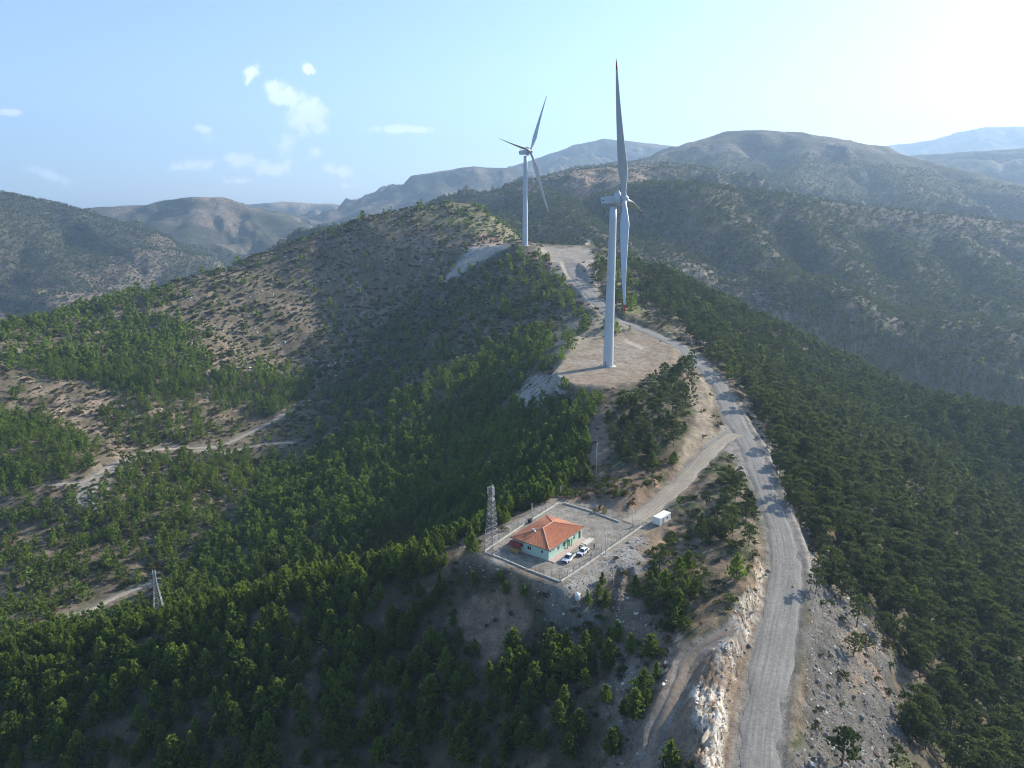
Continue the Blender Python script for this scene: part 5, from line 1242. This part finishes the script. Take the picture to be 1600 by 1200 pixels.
# ------------------------------------------------------------------ vehicles
M_car = mat('white_car_paint', (.80,.81,.82), .25, spec=.6); M_tyre = mat('tyre_rubber', (.02,.02,.02), .9); M_rim = mat('alloy_rim', (.45,.46,.47), .35, .6); M_lamp = mat('headlamp_glass', (.7,.72,.75), .1, spec=.8); M_tail = mat('tail_lamp_red', (.4,.02,.02), .3); M_trim = mat('black_trim', (.03,.03,.035), .6)
def vehicle(name, loc, rz, label, cat, L_=5.2, W=1.86, kind='pickup'):
    t = empty(name, loc, rz); tag(t, label, cat); w = W / 2; f = L_ / 2     # front is +x
    belt = .98 if kind == 'pickup' else .92; H = 1.78 if kind == 'pickup' else 1.5
    prof = [(-f, .48), (-f, belt - .02), (-f + .1, belt), (f - 1.45, belt + .02), (f - .35, belt - .14), (f - .04, belt - .30), (f, .62), (f - .06, .42), (f - .3, .32), (-f + .3, .36)]
    if kind == 'pickup': cab = (-f + 1.75, f - 1.35)
    else: cab = (-f + .55, f - 1.2)
    m = MB(); n = len(prof); vs = []
    for y, inset in ((-w + .06, .05), (-w, 0), (w, 0), (w - .06, .05)):
        cx, cz = 0, .68
        vs += [(x * (1 - inset * .25), y, z - (inset if z > .8 else 0)) for x, z in prof]
    m.add(vs, [tuple(range(n)), tuple(range(3*n, 4*n))[::-1]] + [(j*n + i, (j+1)*n + i, (j+1)*n + (i+1) % n, j*n + (i+1) % n) for j in range(3) for i in range(n)])
    body = m.build('body', M_car, t, bevel=.03)
    if kind == 'pickup':
        q = MB(); q.box(-f + .12, -f + 1.6, -w + .14, w - .14, belt + .005, belt + .02); q.build('load_bed', M_trim, t)
        for s in (-1, 1): q = MB(); q.box(-f + .05, -f + 1.7, s*(w - .1) - .05, s*(w - .1) + .05, belt, belt + .12); q.build('bed_side', M_car, t)
    x0, x1 = cab; r0_, r1_ = (x0 + (.12 if kind == 'pickup' else .55), x1 - .75); b = belt + .01; zt = H - .06
    m = MB(); m.add([(x0,-w+.1,b),(x1,-w+.1,b),(x1,w-.1,b),(x0,w-.1,b),(r0_,-w+.28,zt),(r1_,-w+.28,zt),(r1_,w-.28,zt),(r0_,w-.28,zt)], [(0,3,2,1),(4,5,6,7),(0,1,5,4),(1,2,6,5),(2,3,7,6),(3,0,4,7)])
    m.build('cabin_glass', M_glass, t)
    m = MB(); m.add([(r0_-.05,-w+.26,zt),(r1_+.06,-w+.26,zt),(r1_+.06,w-.26,zt),(r0_-.05,w-.26,zt),(r0_+.1,-w+.36,H),(r1_-.1,-w+.36,H),(r1_-.1,w-.36,H),(r0_+.1,w-.36,H)], [(0,3,2,1),(4,5,6,7),(0,1,5,4),(1,2,6,5),(2,3,7,6),(3,0,4,7)])
    m.build('cabin_roof', M_car, t, bevel=.03)
    for s in (-1, 1):
        m = MB(); 
        for xb, xt in ((x0 + .04, r0_ + .04), (x1 - .04, r1_ - .04), ((x0 + x1) / 2 - .15, (r0_ + r1_) / 2 - .05)): m.bar((xb, s*(w - .095), b), (xt, s*(w - .275), zt), .045, 4)
        m.build('window_pillars', M_car, t)
        m = MB(); m.box(-.08, .08, -.12, .12, -.08, .09); m.build('mirror', M_car, t, (x1 - .45, s * (w + .08), belt + .12), bevel=.02)
        m = MB(); m.box(-.05, .03, -.17, .17, -.09, .09); m.build('headlight', M_lamp, t, (f - .05, s * (w - .26), belt - .33), bevel=.02)
        m = MB(); m.box(-.03, .03, -.08, .08, -.16, .16); m.build('tail_light', M_tail, t, (-f, s * (w - .16), belt - .2))
        for ax in (f - .95, -f + 1.0):
            wh = empty('wheel', (ax, s * (w - .10), .36)); wh.parent = t; bpy.data.objects.remove(wh)
            q = MB(); q.lathe([(.2, -.12), (.33, -.12), (.37, -.07), (.37, .07), (.33, .12), (.2, .12)], 20, Matrix.Rotation(PI/2, 4, 'X')); wo = q.build('wheel', M_tyre, t, (ax, s * (w - .10), .36))
            q = MB(); q.lathe([(.05, -.125), (.22, -.115), (.22, .115), (.05, .125)], 16, Matrix.Rotation(PI/2, 4, 'X')); q.build('rim', M_rim, wo)
    m = MB(); m.box(f - .02, f + .07, -w + .12, w - .12, .36, .6); m.build('bumper', M_trim, t, bevel=.03); m = MB(); m.box(-f - .08, -f + .02, -w + .12, w - .12, .38, .58); m.build('bumper', M_trim, t, bevel=.03)
    m = MB(); m.box(f - .03, f + .02, -.45, .45, .62, .76); m.build('grille', M_trim, t)
    return t
c1 = Vector(PZ(888.5, 874.5, ZG)); vehicle('pickup_truck', c1, RAD(238), 'white pickup truck parked nearest the front corner of the building', 'pickup truck')
c2 = Vector(PZ(911, 864.5, ZG)); vehicle('parked_car', c2, RAD(236), 'white car parked by the terrace, right of the white pickup', 'car', 4.5, 1.8, 'car')
# site cabin
cab = empty('site_cabin', CABIN, RAD(47)); tag(cab, 'white container cabin beside the dusty access track', 'container')
M_cab = mat('white_cabin_panel', (.80,.81,.80), .5, noise=.04, nscale=1)
m = MB(); m.box(-3.1, 3.1, -1.25, 1.25, .15, 2.5); m.build('shell', M_cab, cab)
m = MB(); m.box(-3.16, 3.16, -1.31, 1.31, 2.5, 2.62); m.build('roof', M_cab, cab, bevel=.03)
for x in (-3.05, 3.05):
    for y in (-1.2, 1.2): m = MB(); m.box(x - .09, x + .09, y - .09, y + .09, 0, 2.49); m.build('corner_post', M_cab, cab)
for k in range(30):
    x = -2.8 + k * .193
    if abs(x - 1.1) > .65 and abs(x + 1.4) > .55: m = MB(); m.box(x, x + .09, -1.28, -1.251, .3, 2.4); m.build('panel_rib', M_cab, cab)
for k in range(11): y = -1.05 + k * .2; m = MB(); m.box(-3.13, -3.101, y, y + .09, .3, 2.4); m.build('panel_rib', M_cab, cab)
m = MB(); m.box(-.45, .45, -.04, .0, 0, 2.0); d = m.build('door', M_grey, cab, (-1.4, -1.26, .2)); q = MB(); q.bar((.3, -.07, 1.0), (.3, -.07, 1.2), .03); q.build('handle', M_dark, d)
m = MB(); m.box(-.5, .5, -.04, .0, 0, .9); d = m.build('window', M_whitep, cab, (1.1, -1.26, 1.1)); q = MB(); q.box(-.42, .42, -.055, -.045, .08, .82); q.build('pane', M_glass, d)
# cable drums
def drum(loc, rz, label, R=.85, up=0):
    t = empty('cable_drum', loc, rz); tag(t, label, 'cable drum', 'cable drums by the uphill wall'); M = Matrix.Translation((0, 0, R)) @ Matrix.Rotation(PI/2, 4, 'X')
    for s in (-.45, .45): q = MB(); q.lathe([(.1, s - .04), (R, s - .04), (R, s + .04), (.1, s + .04)], 28, M, smooth=False); q.build('flange', M_wood, t)
    q = MB(); q.lathe([(.45, -.42), (.45, .42)], 20, M); q.build('core', M_dark, t)
    q = MB(); q.lathe([(.62, -.36), (.62, .36)], 20, M); q.build('cable', mat('black_cable', (.03,.03,.03), .6), t)
dp = [Vector(PZ(931.5, 801, ZG)), Vector(PZ(944.5, 801.5, ZG)), Vector(PZ(939, 796, ZG))]
for p, rz, lab in zip(dp, (RAD(8), RAD(-5), RAD(40)), ('wooden cable drum at the left end of the group of drums', 'wooden cable drum at the right end of the group of drums', 'wooden cable drum behind the other two, half in shade')): drum((p.x, p.y, ground_z(p.x, p.y)), rz, lab)
# bin, water tank
bp_ = Vector(PZ(828, 816.5, ZG)); t = empty('waste_bin', bp_, BR); tag(t, 'black waste bin in the gap of the far left wall', 'bin')
m = MB(); m.add([(-.5,-.4,.12),(.5,-.4,.12),(.5,.4,.12),(-.5,.4,.12),(-.65,-.5,1.15),(.65,-.5,1.15),(.65,.5,1.15),(-.65,.5,1.15)], [(0,3,2,1),(4,5,6,7),(0,1,5,4),(1,2,6,5),(2,3,7,6),(3,0,4,7)]); m.build('body', M_trim, t)
m = MB(); m.prism([(-.55,1.16),(.55,1.16),(.5,1.26),(-.5,1.3)], -.7, .7, 'x'); m.build('lid', M_trim, t)
for x in (-.4, .4): m = MB(); m.lathe([(.1,-.04),(.1,.04)], 12, Matrix.Translation((x, -.3, .1)) @ Matrix.Rotation(PI/2, 4, 'Y')); m.build('wheel', M_tyre, t)
tp = hit(902, 935); t = empty('water_tank', tp, RAD(30)); tag(t, 'small white water tank on the stony slope below the yard corner', 'tank')
m = MB(); m.lathe([(.62, -.4), (.72, -.2), (.76, .6), (.76, .9), (.70, 1.3), (.45, 1.5), (.25, 1.55)], 20); m.build('body', M_whitep, t)
m = MB(); m.lathe([(.26, 1.55), (.26, 1.66), (.05, 1.7)], 16); m.build('lid', M_whitep, t)
m = MB(); m.bar((.7, 0, .1), (1.0, 0, .1), .05, 6); m.build('tap', M_dark, t)
# dead pale branch and lone boulders
dp_ = hit(1021, 915); t = empty('dead_tree', dp_, RAD(40)); tag(t, 'bleached dead trunk lying among the shrubs below the cabin', 'dead tree')
M_dead = mat('bleached_wood', (.55,.50,.44), .9); m = MB(); m.bar((0,0,.3), (3.0,0,1.7), .10, 6, r2=.04); m.build('trunk', M_dead, t)
m = MB()
for k in range(7): a = 1.0 + k * .3; m.bar((a, 0, .3 + a * .467), (a + .5, math.sin(k * 2.1) * .9, .7 + a * .5), .03, 4, r2=.01)
m.build('branches', M_dead, t)
rb = random.Random(9); big = [rock_mesh(60 + k, (M_stone, M_brownrock, M_stone)[k % 3], .75) for k in range(6)]; bigw = [slab_mesh(70 + k, (M_white, M_cream)[k % 2]) for k in range(6)]
for (px, py, s, lab) in [(1201,893,1.5,'dark boulder at the left edge of the gravel road, above the rock cutting'), (1197,898,1.1,'smaller dark boulder just below the dark boulder at the road edge'), (1170,1010,1.4,'grey boulder at the foot of the white rock cutting'),
    (1163,1020,1.0,'small grey boulder beside the one at the foot of the cutting'), (1240,918,1.3,'boulder on the right edge of the road where the verge widens'), (1110,800,1.2,'stone between the pines of the knoll'), (1044,797,1.1,'pale slab lying beside the access track behind the cabin'),
    (1000,1075,1.0,'stone on the brown slope left of the bench track'), (1345,1120,1.8,'large grey boulder in the stony slope right of the road'), (1290,1150,1.5,'grey boulder near the bottom of the slope right of the road'), (1370,1180,1.7,'boulder at the lower edge of the stony slope'),
    (820,600,2.2,'boulder on the scree below the turbine pad'), (1137,985,1.2,'stone at the upper end of the bench track'), (905,470,2.0,'stone on the verge of the far road')]:
    p = hit(px, py); o = link_mesh('boulder', rb.choice(big), None, (p.x, p.y, p.z + s * .12), rb.uniform(0, 6), s); tag(o, lab, 'boulder')
for (px, py, s, lab) in [(1186,905,2.0,'white rock slab near the top of the road cutting'), (1180,925,2.4,'large cream rock slab in the upper cutting'), (1172,935,1.8,'cream rock beside the largest slab of the upper cutting'), (1128,1010,1.8,'white rock in the middle of the cutting'), (1110,1110,2.6,'large white rock low in the cutting'),
    (1118,1125,2.2,'white rock below the largest white rock of the cutting'), (1104,1150,2.8,'broad white slab at the lower end of the cutting'), (1110,1175,2.2,'white rock at the bottom edge of the cutting'), (1145,985,1.6,'pale rock at the bend of the cutting')]:
    p = hit(px, py); o = link_mesh('rock_slab', rb.choice(bigw), None, (p.x, p.y, p.z), rb.uniform(0, 6)); o.scale = (s * .6, s * .8, s * .7); o.rotation_euler = (RAD(rb.uniform(5, 30)), RAD(rb.uniform(20, 45)), RAD(rb.uniform(-60, -10))); tag(o, lab, 'rock')
# ------------------------------------------------------------------ people
def person(loc, rz, label, shirt, trousers, arm=.15, stride=.12):
    vs = [(0,0,.93),(0,0,1.12),(0,0,1.32),(0,0,1.44),(0,.01,1.53),(0,.02,1.64),(0,.01,1.74)]; rad = [.145,.135,.16,.075,.058,.095,.07]; ed = [(i, i+1) for i in range(6)]
    def chain(st, pts, rs):
        k = st
        for p, q in zip(pts, rs): vs.append(p); rad.append(q); ed.append((k, len(vs) - 1)); k = len(vs) - 1
        return k
    for s in (-1, 1):
        chain(0, [(s*.10,0,.86),(s*.11,s*stride*.5+.02,.48),(s*.11,s*stride,.09),(s*.12,s*stride+.16,.04)], [.095,.065,.045,.04])
        hnd = chain(2, [(s*.19,0,1.38),(s*.25,-.02,1.10),(s*.27,arm*.6,.86),(s*.27,arm*.75,.79)], [.062,.045,.032,.034])
        for k in range(4): chain(hnd, [(s*(.27), arm*.75 - .03 + k*.02, .75), (s*.262, arm*.78 - .03 + k*.02, .70 + .006*k)], [.011,.008])
        chain(hnd, [(s*.24, arm*.75 + .035, .77), (s*.235, arm*.75 + .045, .74)], [.011,.009])
    me = bpy.data.meshes.new('person'); me.from_pydata(vs, ed, [])
    for m_ in (mat('shirt', shirt, .9), mat('trousers', trousers, .9), mat('skin', (.45,.28,.2), .6)): me.materials.append(m_)
    o = bpy.data.objects.new('person', me); C.objects.link(o); sk = o.modifiers.new('skin', 'SKIN')
    for i, q in enumerate(rad): me.skin_vertices[0].data[i].radius = (q, q * .8 if i < 3 else q)
    me.skin_vertices[0].data[0].use_root = True
    sb = o.modifiers.new('smooth', 'SUBSURF'); sb.levels = 1; sb.render_levels = 1
    dg = bpy.context.evaluated_depsgraph_get(); dg.update(); ev = bpy.data.meshes.new_from_object(o.evaluated_get(dg)); o.modifiers.clear(); o.data = ev
    if not ev.materials:
        for m_ in me.materials: ev.materials.append(m_)
    for p in ev.polygons: z = p.center.z; p.material_index = 2 if z > 1.5 or (z < .84 and abs(p.center.x) > .2) else (0 if z > .93 else 1); p.use_smooth = True
    q = MB(); q.lathe([(.10, 1.66), (.105, 1.72), (.08, 1.78), (.02, 1.80)], 12); q.build('hair', mat('dark_hair', (.02,.015,.012), .8), o)
    o.location = loc; o.rotation_euler = (0, 0, rz); tag(o, label, 'person'); return o
person(PZ(928.3, 857.5, ZG), RAD(120), 'person in dark clothes standing in the yard right of the white car', (.03,.03,.04), (.03,.035,.05))
person(PZ(923.5, 872, ZG), RAD(30), 'person in greyish blue top standing near the long wall, below the white car', (.16,.20,.26), (.06,.07,.10))
person(PZ(905.5, 861, ZG), RAD(200), 'person in black standing between the white pickup and the white car', (.02,.02,.025), (.03,.03,.03))
